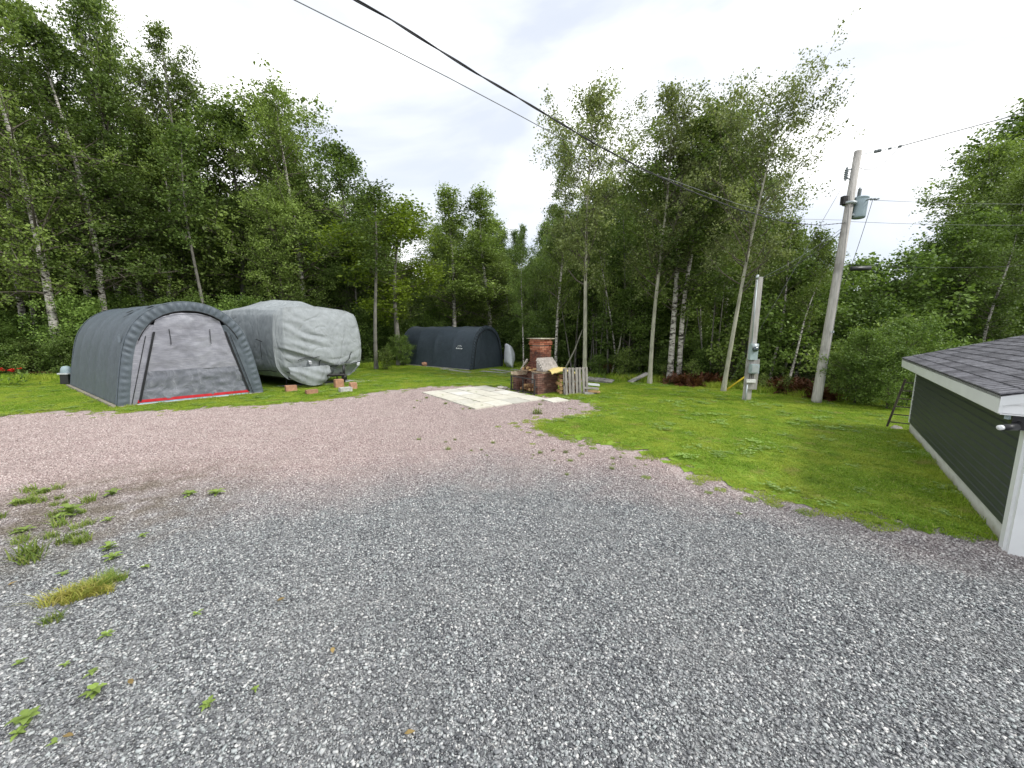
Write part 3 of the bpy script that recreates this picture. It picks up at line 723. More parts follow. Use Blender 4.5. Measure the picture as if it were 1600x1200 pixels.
for sg in (-1, 1):
    # side panels between door and band
    rows = []
    for i in range(30):
        z = .02 + 2.3 * i / 29; xo = inner_x(min(z * 1.04, 2.9), -1, bw * .8); xi = dr_x(z)
        if xo < xi + .01: xo = xi + .01
        rows.append([W3(W1 / 2 + sg * (xi - .02 + (xo - xi + .02) * q / 5), -.012 + .02 * nz(q, z * 6, sg), z) for q in range(6)])
    b = MB(); b.grid(rows); b.build('side_panel', 'clear_tarp' if sg < 0 else 'tent_grey', tent, True)
    zz0, zz1 = .12, 2.12
    b = MB(); p = [W3(W1 / 2 + sg * dr_x(zz0 + (zz1 - zz0) * q / 10), -.07, zz0 + (zz1 - zz0) * q / 10) for q in range(11)]
    rows = [[q + f_ for f_ in (Vector((0, 0, 0)), W3(.055 * 1, -.004, 0))] for q in p]; b.grid(rows); b.build('zipper', 'black_strap', tent)
    b = MB(); p = [W3(W1 / 2 + sg * (dr_x(z_) + .13), -.060, z_) for z_ in (.05, .6, 1.2, 1.8, 2.0)]
    b.tube(p, .010, 5); b.build('edge_cord', 'black_strap', tent)
    b = MB(); b.tube([W3(W1 / 2 + sg * .48, -.075, 2.20), W3(W1 / 2 + sg * .47, -.082, 1.9), W3(W1 / 2 + sg * .475, -.075, 1.74)], .009, 5); b.build('tie_strap', 'black_strap', tent)
# black piping round the opening
pts = []
for j, (x, z) in enumerate(prof):
    if z > 1.95: pts.append(W3(W1 / 2 + x * (1 - bw / (W1 / 2)), -.115, z * (1 - bw / H1)))
b = MB(); b.tube(pts, .014, 5); b.build('arch_piping', 'black_strap', tent, True)
# base timbers
b = MB(); l_ = Vector((-.825, .565, 0)); f_ = Vector((.70, .714, 0)).normalized()
rot = Matrix.Rotation(math.atan2(.565, -.825), 3, 'Z')
b.box(l_ * L1 / 2 + Vector((-.04, -.05, .045)), (L1 + .1, .09, .09), rot); b.build('base_timber', 'wood_sill', tent)
rot = Matrix.Rotation(math.atan2(.714, .70), 3, 'Z')
b = MB(); b.box(f_ * W1 / 2 + Vector((.04, -.05, .02)), (W1 - .1, .10, .05), rot); b.build('base_timber', 'wood_sill', tent)
# vents / repair patches
for (d, s) in ((1.9, 24), (1.15, 27), (1.45, 25), (1.62, 22)):
    x, z = prof[s]; big = (d in (1.9, 1.15)); n2 = Vector((x / (W1 / 2), z / H1 - .25)).normalized()
    c = W3(W1 / 2 + x + n2.x * .03, d, z + n2.y * .03); tg = Vector((prof[s + 1][0] - x, prof[s + 1][1] - z)).normalized()
    a1 = (f_ * tg.x + Vector((0, 0, tg.y))) * (.09 if big else .04); a2 = l_ * (.15 if big else .05)
    b = MB(); b.add([c - a1 - a2, c + a1 - a2, c + a1 + a2, c - a1 + a2], [(0, 1, 2, 3)]); b.build('patch', 'black_strap', tent)
b = MB(); x, z = prof[16]; b.box(W3(W1 / 2 + x - .03, .55, z), (.05, .06, .22), Matrix.Rotation(.8, 3, 'Z')); b.build('reflective_patch', 'tent_grey_light', tent)
# rear skin
rows = []
for i in range(12):
    z = 2.95 * i / 11; h = max(.02, inner_x(min(z, 2.94), -1, .02)); rows.append([W3(W1 / 2 - h + 2 * h * j / 10, L1 - .02, z) for j in range(11)])
b = MB(); b.grid(rows); b.build('rear_skin', 'tent_grey', tent)

# far blue shelter -------------------------------------------------------------
fo = G(735, 579)
W2, H2, L2 = 2.75, 2.36, 6.0
ft, W3, prof, bw = shelter('dark_shelter', 'long dark blue arched fabric shelter with small white logo, standing before the far trees', fo, (.62, .785), (-.80, .60), W2, H2, L2, 'tent_blue', 'tent_blue', 4, 9.0)
W1_, H1_ = W1, H1
rows = []
for i in range(24):
    z = (H2 - .16) * i / 23; h = max(.02, inner_x(min(z * 1.06, H2 - .02), -1, bw * .75))
    rows.append([W3(W2 / 2 - h + 2 * h * j / 24, -.005 + .02 * nz(j * .3 + z * 2, z * 1.5, 3), z) for j in range(25)])
b = MB(); b.grid(rows); b.build('door_panel', 'tent_blue', ft, True)
for sg in (-1, 1):
    b = MB(); b.tube([W3(W2 / 2 + sg * (inner_x(min(z, 2.2), -1, bw * 1.0)), -.055, z) for z in (.04, .5, 1.0, 1.4, 1.7)], .016, 5); b.build('zipper', 'black_strap', ft)
pts = [W3(W2 / 2 + x * (1 - bw / (W2 / 2)), -.05, z * (1 - bw / H2)) for x, z in prof if z > 1.6]
b = MB(); b.tube(pts, .014, 5); b.build('arch_piping', 'black_strap', ft, True)
rows = []
for i in range(10):
    z = 2.2 * i / 9; h = max(.02, inner_x(min(z, 2.24), -1, .02)); rows.append([W3(W2 / 2 - h + 2 * h * j / 8, L2 - .02, z) for j in range(9)])
b = MB(); b.grid(rows); b.build('rear_skin', 'tent_blue', ft)
rot = Matrix.Rotation(math.atan2(.60, -.80), 3, 'Z')
b = MB(); b.box(Vector((-.80, .60, 0)) * L2 / 2 + Vector((-.06, -.08, .03)), (L2, .12, .06), rot); b.build('base_timber', 'board_grey', ft)
# logo on the side wall: a little roof arc over a word
ldv = Vector((-.80, .60, 0)); kx = 10
xL, zL = prof[12]; logo_c = W3(W2 / 2 + xL, .95, zL); tang = (W3(W2 / 2 + prof[13][0], .95, prof[13][1]) - W3(W2 / 2 + prof[11][0], .95, prof[11][1])).normalized()
ex_ = -ldv; nrm = ex_.cross(tang).normalized()
if nrm.dot(Vector((-.6, -.8, 0))) < 0: nrm = -nrm
b = MB(); arc = []
for i in range(13):
    a = math.pi * (.14 + .72 * i / 12); arc.append(logo_c + nrm * .035 + ex_ * (-.17 * math.cos(a)) + tang * (.06 + .10 * math.sin(a)))
b.tube(arc, .012, 4)
b.tube([logo_c + nrm * .035 + ex_ * -.07 + tang * .09, logo_c + nrm * .035 + tang * .13, logo_c + nrm * .035 + ex_ * .08 + tang * .08], .008, 4)
b.build('logo', 'white_paint', ft)
tcu = bpy.data.curves.new('logo_text', 'FONT'); tcu.body = 'ShelterLogic'; tcu.size = .10; tcu.align_x = 'CENTER'; tcu.align_y = 'CENTER'; tcu.extrude = .003; tcu.offset = .002
to = link('logo_text', tcu, ft); tcu.materials.append(MAT['white_paint'])
mt = Matrix((ex_, tang, ex_.cross(tang))).transposed().to_4x4(); mt.translation = logo_c + nrm * .04
bpy.context.view_layer.update(); lme = bpy.data.meshes.new_from_object(to); bpy.data.objects.remove(to)
lt = link('logo_lettering', lme, ft); lt.matrix_local = mt

# boat under white sheet beside the far shelter
bp = G(790, 577)
b = MB(); rows = []
outl = [(-.05, .35), (-.02, 1.0), (.03, 1.38), (.20, 1.30), (.36, 1.08), (.47, .82), (.46, .58), (.37, .34), (.33, .03), (.22, .04), (.12, .16)]
dense = []
for a, c in zip(outl, outl[1:] + outl[:1]):
    for k in range(4): dense.append((a[0] + (c[0] - a[0]) * k / 4, a[1] + (c[1] - a[1]) * k / 4))
for i in range(13):
    t = i / 12 * 2 - 1; k = (1 - abs(t) ** 3) ** .5 * .97 + .03; rows.append([Vector((.2 + (x - .2) * k + .035 * nz(j * .45, t * 2, 3), t * .42 + .03 * nz(t * 3, j * .4, 8), .04 + (z - .04) * (.35 + .65 * k) + .02 * nz(j * .6, t * 3, 5))) for j, (x, z) in enumerate(dense)])
b.grid(rows, closed=True); o = b.build('covered_boat', 'white_tarp', None, True, (bp[0] + .02, bp[1] + .75, 0), R(25)); tag(o, 'something bulky under a white sheet tucked behind the right side of the dark shelter', 'covered boat')
# boards on the ground before it
for i, (u, v, u2, v2) in enumerate([(752, 581, 792, 584), (768, 578, 800, 582), (690, 577, 733, 583), (800, 578, 815, 580)]):
    a, c = Vector((*G(u, v), 0)), Vector((*G(u2, v2), 0)); d = c - a
    rot = Matrix.Rotation(math.atan2(d.y, d.x), 3, 'Z'); o = MB().box((0, 0, .03), (max(d.length, .8), .32, .035), rot).build('ground_board', 'board_grey', None, False, (a + c) / 2)
    tag(o, ['grey weathered board lying in front of the dark shelter door, nearer one', 'grey weathered board lying close against the dark shelter door', 'grey board lying along the foot of the dark shelter long side', 'short grey board lying under the white sheeted bulk'][i], 'board', 'loose boards round the dark shelter')
bg = [G(652, 583), G(700, 583), G(740, 591), G(800, 588), G(815, 580), G(760, 576)]
structure(flat_poly('gravel_pad', bg, .021, 'board_grey'))
q = G(663, 573); o = MB().rock((0, 0, .15), (.42, .36, .34), 9).build('rock', 'brick_block', None, False, (q[0], q[1], 0)); tag(o, 'reddish boulder in the grass by the long side of the dark shelter', 'rock')

# ------------------------------------------------------------------ covered trailer
TR = thing('covered_trailer', 'travel trailer under a pale grey strapped cover, parked right of the grey shelter', 'trailer', (-8.55, 14.0, 0))
fv = Vector((.70, .714, 0)).normalized(); lv = Vector((-.86, .51, 0)).normalized(); TW, TL, TH = 2.9, 7.0, 2.98
def T3(a, d, z): return fv * a + lv * d + Vector((0, 0, z))
def cover_pt(s, t):
    """s: 0..1 round the cross-section (left hem, over the roof, right hem); t: 0..1 front to back"""
    # cross-section rounded rectangle
    half = TW / 2; hem = .42
    per = [(0, hem), (0, 1.4), (0.0, TH - .28), (.10, TH - .08), (.35, TH), (half, TH + .06), (TW - .35, TH), (TW - .10, TH - .08), (TW, TH - .28), (TW, 1.4), (TW, hem)]
    seg = [0, .13, .27, .31, .36, .5, .64, .69, .73, .87, 1]
    j = 0
    while j < 9 and s > seg[j + 1]: j += 1
    f = (s - seg[j]) / (seg[j + 1] - seg[j]); x = per[j][0] + (per[j + 1][0] - per[j][0]) * f; z = per[j][1] + (per[j + 1][1] - per[j][1]) * f
    return x, z
rows = []; NS, NT = 120, 90
AC = (.30, .5)
for i in range(NT + 1):
    t = i / NT; d = TL * t; row = []
    for j in range(NS + 1):
        s = j / NS; x, z = cover_pt(s, t)
        out = Vector((x - TW / 2, 0)).normalized() if abs(x - TW / 2) > .01 else Vector((0, 0))
        wall = min(1, max(0, (TH - .15 - z) / .3))
        bulge = .05 * math.sin(math.pi * max(0, min(1, (z - .3) / 2.6))) * wall
        fold = .055 * nz(d * 2.6 + z * .5, z * .45, 3) + .020 * math.sin(d * 9 + 2.5 * nz(d, z, 7) + z) * max(0, 1 - z / 2.2)
        tuck = .28 * max(0, (.95 - z) / .6) ** 2
        x += (1 if x > TW / 2 else -1) * (bulge + fold * wall - tuck) if wall > 0 else 0
        if x > TW / 2: x += .14 * math.sin(math.pi * max(0, min(1, (z - .3) / 2.68 * 1.05))) ** .7
        roof = 1 - wall
        # roof air-conditioner hump pitched under the fabric, ridge lines between bows
        hump = .55 * math.exp(-(((d - 2.3) / 1.5) ** 2) - ((x - TW / 2) / .95) ** 2)
        hump = min(hump, .36)
        z -= .10 * roof * (x / TW)
        z += roof * (hump + .03 * nz(d * 1.6, x * 2, 8) - .05 * math.sin(math.pi * ((d * .55) % 1)) * math.sin(math.pi * x / TW))
        # front roof edge dips and back off
        row.append(T3(x, d, z))
    rows.append(row)
b = MB(); body_rows = rows
b.grid(rows)
nf = NS
mi = []
for i in range(NT):
    for j in range(NS):
        mi.append(0)
b.mi = mi
b.build('cover_body', 'trailer_cover', TR, True)
# front face: bulging nose with deep swag folds
rows_f = []; NFx, NFz = 110, 90
for i in range(NFz + 1):
    q = i / NFz; row = []
    for j in range(NFx + 1):
        p_ = j / NFx
        # edge loop of the body at t=0 for this height
        zt = TH - .02 + .05 * math.sin(math.pi * p_) - .10 * p_
        z = .30 + (zt - .30) * q
        xl = 0 - .10 * math.sin(math.pi * max(0, min(1, (z - .3) / 2.6))) + .28 * max(0, (.95 - z) / .6) ** 2
        if z > TH - .28: xl += .10 * ((z - TH + .28) / .28)
        x = xl + (TW - 2 * xl) * p_
        bul = .58 * (math.sin(math.pi * p_) ** .5) * (1 - q ** 2.2) ** .75 * (.55 + .45 * min(1, q / .3)) if q < 1 else 0
        x += (.14 * p_ ** 2.5 - .01) * math.sin(math.pi * min(1, q * 1.05)) ** .7 * (1 if p_ < 1 else 1)
        # swags: catenary folds hung from both upper corners
        u_ = (p_ - .5) * 2
        sw = z + .75 * (1 - (u_ - .15) ** 2)
        amp_ = max(0, nz(p_ * 2.2, z * 1.3, 9) + .35)
        fold = .120 * amp_ * (abs(math.sin(sw * 8.5 + 2.2 * nz(p_ * 2.5, z, 5))) ** .6 - .5) * math.exp(-((z - 1.15) / .8) ** 2) * math.sin(math.pi * p_) ** .5
        fold += .060 * amp_ * math.sin((p_ * 2.6 + z * 1.9) * 9 + 3 * nz(p_ * 2, z * 2, 21)) * math.exp(-((z - 1.6) / .9) ** 2 - ((p_ - .25) / .22) ** 2)
        fold += .03 * nz(p_ * 4, z * 1.6, 2) * (1 - q * .6) + .008 * nz(p_ * 14 + z * 5, z * 6, 11)
        # overlap step: the upper flap lies over the lower wrap on a diagonal
        lip = 1.55 - 1.35 * p_ if p_ < .6 else .74 + .10 * (p_ - .6)
        step = .13 / (1 + math.exp(-(z - lip) * 70))
        lo = -.18 * max(0, (.8 - z) / .5)
        row.append(T3(x, -(bul * .85 + fold + step + lo) * min(1, math.sin(math.pi * p_) * 5 + .0), z))
    rows_f.append(row)
body0 = body_rows[0]
def lat(P): return P.dot(fv)
roof0 = [p for p in body0 if p.z > TH - .42]; left0 = [p for p in body0[:NS // 2] if p.z < TH + .05]; right0 = [p for p in body0[NS // 2:] if p.z < TH + .05]
for j in range(NFx + 1):
    p = rows_f[-1][j]; q_ = min(roof0, key=lambda b_: abs(lat(b_) - lat(p))); rows_f[-1][j] = Vector((p.x, p.y, q_.z + .004)) - lv * .01
    rows_f[-2][j].z = min(rows_f[-2][j].z, q_.z - .015)
b = MB(); b.grid(rows_f); b.build('cover_front', 'trailer_cover', TR, True)
rows = []
for i in range(14):
    q = i / 13; z = .10 + .72 * q; rows.append([T3(.12 + 1.42 * j / 22, -.40 - .26 * math.sin(math.pi * j / 22) - .10 * math.sin(math.pi * q) + .03 * nz(j * .5, q * 3, 4) + .02 * math.sin(q * 14 + j * .5), z + (.30 * (abs(j - 12) / 11) ** 2.2) * (1 - q)) for j in range(23)])
b = MB(); b.grid(rows); b.build('sagging_hem', 'trailer_cover', TR, True)
# lower apron and straps
def front_at(p_, z, off=.02):
    i = max(0, min(NFz, int(round((z - .30) / (TH - .32) * NFz)))); j = max(0, min(NFx, int(round(p_ * NFx))))
    return rows_f[i][j] - Vector((.714, -.70, 0)) * 0 + T3(0, -off, 0)
rows = []
for i in range(9):
    z = .36 + .50 * i / 8; rows.append([front_at(.60 + .20 * j / 8, min(z + .02, .95), .07) for j in range(9)])
    for k2 in range(9): rows[-1][k2].z = z + .02 * nz(k2, i, 2)
b = MB(); b.grid(rows); b.build('front_apron', 'trailer_cover', TR, True)
straps = [[(.40, 1.05), (.40, .55), (.40, .32)], [(.18, 1.05), (.25, 1.12), (.38, 1.15)], [(.16, .55), (.30, .52), (.45, .62), (.58, .80)], [(.58, .80), (.68, .88), (.80, .84), (.92, .90), (.99, .95)], [(.77, 1.30), (.74, 1.05), (.70, .92)], [(.73, .86), (.74, .60), (.745, .40)], [(.05, .62), (.14, .52), (.2, .40)]]
for st in straps:
    pts = []
    for (a, c) in zip(st, st[1:]):
        for k2 in range(6): q = k2 / 6; pts.append(front_at(a[0] + (c[0] - a[0]) * q, a[1] + (c[1] - a[1]) * q, .06))
    pts.append(front_at(*st[-1], .06)); b = MB(); b.tube(pts, .014, 5); b.build('strap', 'black_strap', TR, True)
for (p_, z) in ((.34, .62), (.30, .95), (.90, .80)):
    b = MB(); b.box(front_at(p_, z, .08), (.09, .09, .11), Matrix.Rotation(.6, 3, 'Z') @ Matrix.Rotation(.4, 3, 'X'), 0, .02); b.build('strap_clip', 'white_tarp', TR)
# hem strap on the side, dark underside skirt
b = MB(); b.tube([T3(-.02 - .05 * math.sin(i * .9), .1 + i * .45, .64 + .03 * math.sin(i * 1.7)) for i in range(14)], .016, 5); b.build('strap', 'black_strap', TR, True)
b = MB()
for (z0, z1_) in ((1.75, 1.15),):
    b.tube([T3(-.15, 1.05, 1.82), T3(-.16, .62, 1.74)], .014, 5); b.tube([T3(-.15, .78, 1.76), T3(-.13, .80, 1.05)], .008, 5)
b.build('zip_flap', 'black_strap', TR, True)
# chassis, tongue, jack, wheels
b = MB(); rot = Matrix.Rotation(math.atan2(lv.y, lv.x), 3, 'Z')
b.box(T3(TW / 2, TL / 2, .42), (TL - .4, TW - .7, .14), rot); b.build('chassis', 'iron', TR)
b = MB(); b.tube([T3(.6, .3, .44), T3(TW / 2 + .3, -1.0, .44)], .05, 4); b.tube([T3(TW - .6, .3, .44), T3(TW / 2 + .3, -1.0, .44)], .05, 4); b.build('tongue', 'iron', TR)
b = MB(); b.tube([T3(TW / 2 + .45, -.72, .80), T3(TW / 2 + .45, -.72, .36)], .05, 10).tube([T3(TW / 2 + .45, -.72, .42), T3(TW / 2 + .45, -.72, .22)], .10, 10).tube([T3(TW / 2 + .45, -.72, .24), T3(TW / 2 + .45, -.72, .12)], .035, 8); b.build('jack', 'black_plastic', TR, True)
for d in (3.2, 4.1):
    for a in (.25, TW - .25):
        b = MB(); b.tube([T3(a - .1, d, .34), T3(a + .1, d, .34)], .34, 20); b.build('wheel', 'black_plastic', TR, False)
b = MB(); 
for a, d in ((.5, .55), (TW - .5, .55)): b.tube([T3(a, d, .36), T3(a, d, .1)], .03, 6)
b.build('stabiliser', 'iron', TR)
# mat and blocks under the nose
o = MB().add([T3(.5, -.35, .024), T3(TW + .6, -.5, .024), T3(TW + .5, .9, .024), T3(.3, .9, .024)], [(0, 1, 2, 3)]).build('ground_sheet', 'white_tarp', None, False, TR.location.copy()); tag(o, 'white plastic sheet on the grass under the nose of the covered trailer', 'sheet')
for i, (u, v, dx, dz, mt_, lb) in enumerate([(455, 612, .34, .2, 'brick_block', 'brown wood block under the left front of the covered trailer, leftmost in the row'), (487, 616, .36, .13, 'brick_block', 'low tan block lying on the white sheet before the covered trailer'), (540, 613, .40, .15, 'grey_block', 'pale grey block under the trailer jack'), (552, 609, .22, .24, 'brick_block', 'upright brown block just right of the pale jack block'), (530, 606, .30, .30, 'brick_block', 'tall brown timber block behind the trailer jack')]):
    q = G(u, v); rot = Matrix.Rotation(.75, 3, 'Z'); o = MB().box((0, 0, dz / 2 + .025), (dx, .22, dz), rot, 0, .008).build('block', mt_, None, False, (q[0], q[1], 0)); tag(o, lb, 'block', 'blocks under the covered trailer')

# odds and ends behind the grey shelter
q = G(107, 601)
om = thing('covered_motor', 'rounded blue-grey hood on a black base poking out behind the grey shelter', 'motor', (q[0], q[1], 0)); om.scale = (.62, .62, .78)
b = MB(); rows = []
for i in range(9):
    a = math.pi / 2 * i / 8; rows.append([Vector((.30 * math.cos(a) ** .6 * math.cos(k_ * math.pi / 8), .24 * math.cos(a) ** .6 * math.sin(k_ * math.pi / 8), .62 + .34 * math.sin(a))) for k_ in range(16)])
b.grid(rows, closed=True); b.build('hood', 'lid_blue', om, True)
MB().box((0, 0, .58), (.66, .5, .07)).build('rim', 'white_tarp', om); MB().box((0, 0, .28), (.56, .42, .54), None, 0, .0, .9).build('base', 'black_plastic', om)
tb = MB().tube([(0, 0, .10), (0, 0, .9), (0, 0, .95)], [.08, .08, .05], 10).build('blue_canister', 'blue_strip', None, True, (q[0] + .42, q[1] + .15, 0)); tag(tb, 'thin light blue canister between the blue-grey hood and the grey shelter', 'canister')

# ------------------------------------------------------------------ patio slabs
PN = Vector((-1.01, 10.29, 0)); e1 = Vector((.80, .60, 0)); e2 = Vector((-.60, .80, 0)); pa = math.atan2(.6, .8)
pt = thing('patio', 'small patio of pale cream concrete slabs laid in the gravel before the brick fireplace', 'patio', PN, pa)
for i in range(4):
    for j in range(5):
        wx, wy = .635, .69
        b = MB(); r_ = random.Random(i * 9 + j)
        b.box((.33 + i * .655, .36 + j * .71, .012 + r_.uniform(0, .01)), (wx - r_.uniform(0, .03), wy - r_.uniform(0, .03), .05), Matrix.Rotation(r_.uniform(-.02, .02), 3, 'Z'), 0, .004)
        b.build('slab', 'slab', pt)
sb = MB().box((0, 0, .012), (.62, .6, .05), Matrix.Rotation(.5, 3, 'Z')).build('paving_slab', 'slab', None, False, (*G(868, 626), 0)); tag(sb, 'single pale slab in the gravel just right of the patio, before the brick fireplace', 'paving slab')

# ------------------------------------------------------------------ brick fireplace
B0 = Vector((.86, 12.72, 0))
fp = thing('brick_fireplace', 'outdoor brick fireplace with square chimney and iron screen at the end of the slab patio', 'fireplace', B0, pa)
def bricks(mb, x0, x1, y0, y1, z0, z1, bl=.21, bh=.07, bw=.10, mi=0, open_front=None, miss=0.0):
    n = int(round((z1 - z0) / bh)); 
    for k in range(n):
        z = z0 + (k + .5) * bh; off = (k % 2) * bl / 2
        for side in range(4):
            a0, a1 = (x0, x1) if side in (0, 2) else (y0, y1)
            c = a0 - off
            while c < a1 - .02:
                s_, e_ = max(c, a0), min(c + bl - .012, a1)
                if e_ - s_ > .03 and random.random() >= miss:
                    m_ = (s_ + e_) / 2; pr = random.uniform(-.004, .006); L_ = e_ - s_
                    if side == 0: mb.box((m_, y0 + bw / 2 - pr, z), (L_, bw, bh - .012), None, mi)
                    if side == 2: mb.box((m_, y1 - bw / 2 + pr, z), (L_, bw, bh - .012), None, mi)
                    if side == 1 and m_ > y0 + bw * .5 and m_ < y1 - bw * .5 : mb.box((x1 - bw / 2 + pr, m_, z), (bw, L_, bh - .012), None, mi)
                    if side == 3 and not (open_front and open_front[0] < m_ < open_front[1] and z < open_front[2]) and m_ > y0 + bw * .5 and m_ < y1 - bw * .5: mb.box((x0 + bw / 2 - pr, m_, z), (bw, L_, bh - .012), None, mi)
                c += bl
    return mb
# local x = depth away from the patio, y = along the front (leftwards from the near corner)
b = MB(); bricks(b, 0, .95, 0, .16 + .05, 0, .70); b.sm = 0
bricks(b, .45, .95, .2, 1.25, 0, .80); o = b.build('base_brickwork', 'base_brick', fp); o['kind'] = 'stuff'
b = MB(); bricks(b, 0.02, .9, 1.15, 1.42, 0, .56); o = b.build('left_wing', 'base_brick', fp); o['kind'] = 'stuff'
b = MB(); bricks(b, .25, .95, .02, 1.2, .70, .77, miss=.1); bricks(b, .0, .8, 1.12, 1.50, .56, .70, .25, .12, miss=.05); o = b.build('cream_bricks', 'cream_brick', fp); o['kind'] = 'stuff'
# tapering breast then the square stack
b = MB()
for k in range(5):
    z = .77 + k * .07; sh = k * .05
    bricks(b, .28 + sh * .6, .92, .14 + sh * .5, 1.10 - sh * 1.0, z, z + .07)
bricks(b, .38, .90, .34, .88, 1.12, 1.64)
bricks(b, .355, .925, .315, .905, 1.64, 1.78)
bricks(b, .38, .90, .34, .88, 1.78, 1.85)
o = b.build('chimney_stack', 'chimney_brick', fp); o['kind'] = 'stuff'
MB().box((.64, .61, .93), (.42, .44, 1.74)).build('chimney_core', 'mortar', fp)
MB().box((.70, .62, .40), (.40, 1.0, .76)).build('base_core', 'mortar', fp)
MB().box((.48, .105, .36), (.85, .12, .66)).build('side_core', 'mortar', fp); MB().box((.45, 1.28, .30), (.78, .18, .5)).build('wing_core', 'mortar', fp)
MB().box((.64, .61, 1.87), (.68, .72, .028), Matrix.Rotation(.05, 3, 'Z'), 0, .012).build('chimney_cap', 'cap_stone', fp)
# sloped mortar shoulder on the near side
b = MB(); vv = []
for x in (.22, .95):
    vv += [(x, .33, 1.22), (x, .33, .78), (x, -.02, .78), (x, -.02, .84), (x, .12, 1.02)]
b.add(vv, [(0, 1, 2, 3, 4), (9, 8, 7, 6, 5), (0, 4, 9, 5), (4, 3, 8, 9), (3, 2, 7, 8), (1, 0, 5, 6), (2, 1, 6, 7)]); b.build('mortar_shoulder', 'mortar', fp)
b = MB()
for i in range(9): b.rock((.22 + .03 * (i % 2), .30 - i * .032, 1.14 - i * .035), (.09, .08, .07), i)
for i in range(8): b.rock((.35, 1.00 + i * .045, 1.10 - i * .05), (.12, .10, .09), 40 + i)
o = b.build('broken_edge', 'stone_pale', fp); o['kind'] = 'stuff'
# firebox logs
for i in range(16):
    r_ = random.Random(i); y = .28 + .085 * (i % 10) + r_.uniform(-.02, .02); z = .10 + .13 * (i // 10) + r_.uniform(0, .04)
    L = r_.uniform(.32, .42); rot = Matrix.Rotation(r_.uniform(-.5, .5), 3, 'Z')
    b = MB(); d = rot @ Vector((L / 2, 0, 0)); b.tube([Vector((.22, y, z)) - d, Vector((.22, y, z)) + d], r_.uniform(.04, .06), 7)
    o = b.build('firewood_log', 'log_bark' if i % 3 else 'split_wood', None, False, B0, pa); tag(o, 'split log piled behind the iron screen of the brick fireplace', 'log', 'logs behind the fireplace screen')
for i in range(9):
    r_ = random.Random(90 + i); y = .30 + .09 * i; L = r_.uniform(.15, .3)
    b = MB(); rot = Matrix.Rotation(r_.uniform(-1.2, 1.2), 3, 'Z') @ Matrix.Rotation(r_.uniform(-.3, .3), 3, 'Y'); b.box((.30 + r_.uniform(-.12, .12), y, .80 - .0 + r_.uniform(-.02, .04)) if y < 1.15 else (.3, 1.1, .8), (L, .07, .05), rot, 0, .008)
    o = b.build('kindling', 'split_wood', None, False, B0, pa); tag(o, 'pale split kindling lying on the brick ledge above the fireplace opening', 'kindling', 'kindling on the fireplace ledge')
# rock rubble on hearth front left
for i, (u, v, s) in enumerate([(782, 609, .24), (777, 612, .17), (789, 609, .18)]):
    q = G(u, v); o = MB().rock((0, 0, s * .3), (s * 1.3, s, s * .7), 60 + i).build('stone', 'stone_pale', None, False, (q[0], q[1], .01)); tag(o, ['pale stone at the left foot of the fireplace screen, the largest of three', 'pale stone nearest the patio at the left foot of the fireplace screen', 'pale stone closest to the iron screen at its left foot'][i], 'stone')
# iron screen standing in front
sc = thing('fire_screen', 'rusty black iron frame screen standing in front of the brick fireplace opening', 'screen', B0 + e1 * -.12 + e2 * 0.02, pa)
for y in (0.0, .62, 1.30): MB().box((0, y, .27), (.035, .035, .54)).build('post', 'iron', sc)
for z in (.05, .53): MB().box((-.002, .65, z), (.035, 1.36, .035)).build('rail', 'iron', sc)
for i in range(11): MB().tube([(0, .06 + i * .118, .06), (0, .06 + i * .118, .52)], .006, 4).build('bar', 'rust', sc)
for y in (0.0, 1.30): MB().box((.13, y, .27), (.26, .03, .03)).build('brace', 'iron', sc); MB().box((.13, y, .04), (.26, .03, .03)).build('foot', 'iron', sc)

# pallet ----------------------------------------------------------
pl = thing('wooden_pallet', 'grey weathered wooden pallet stood on edge right of the brick fireplace', 'pallet', (1.78, 12.50, 0), R(18)); pl.rotation_euler = (R(-7), 0, R(18))
for i in range(7):
    MB().box((.03 + i * .128, 0, .47), (.075, .018, .94), None, 0, .004).build('slat', 'pallet_wood', pl)
for i, z in enumerate((.06, .47, .89)):
    MB().box((.415, .06, z), (.86, .09, .045)).build('stringer', 'pallet_wood', pl)
for i in range(4):
    MB().box((.03 + i * .25, .12, .47), (.09, .018, .92), None, 0, .004).build('back_slat', 'pallet_wood', pl)
# wood pile behind pallet
k_ = 0
for zr in range(5):
    for c in range(6):
        r_ = random.Random(300 + k_); k_ += 1
        o = MB().tube([(0, 0, 0), (0, .42, r_.uniform(-.02, .02))], r_.uniform(.055, .075), 6).build('stacked_log', 'split_wood' if r_.random() < .45 else 'log_bark', None, False, (1.66 + c * .135 + r_.uniform(-.02, .02), 12.78 + c * .05, .08 + zr * .135), R(r_.uniform(-8, 12))); tag(o, 'cut log in the wood pile behind the grey pallet', 'log', 'logs of the pile behind the pallet')
b = MB(); rows = []
for i in range(13):
    rows.append([Vector((-.52 + 1.0 * i / 12, -.28 + .6 * j / 8, .80 + .10 * math.sin(math.pi * i / 12) + .05 * nz(i * .7, j * .8, 3) - .10 * (abs(j - 4) / 4) ** 3 - .10 * (i / 12) ** 2)) for j in range(9)])
b.grid(rows); b.grid([[q + Vector((0, 0, -.02)) for q in r] for r in reversed(rows)]); o = b.build('yellow_tarp', 'yellow_tarp', None, True, (1.72, 13.10, .02), R(20)); tag(o, 'crumpled yellow tarp lying over the wood pile between fireplace and pallet', 'tarp')
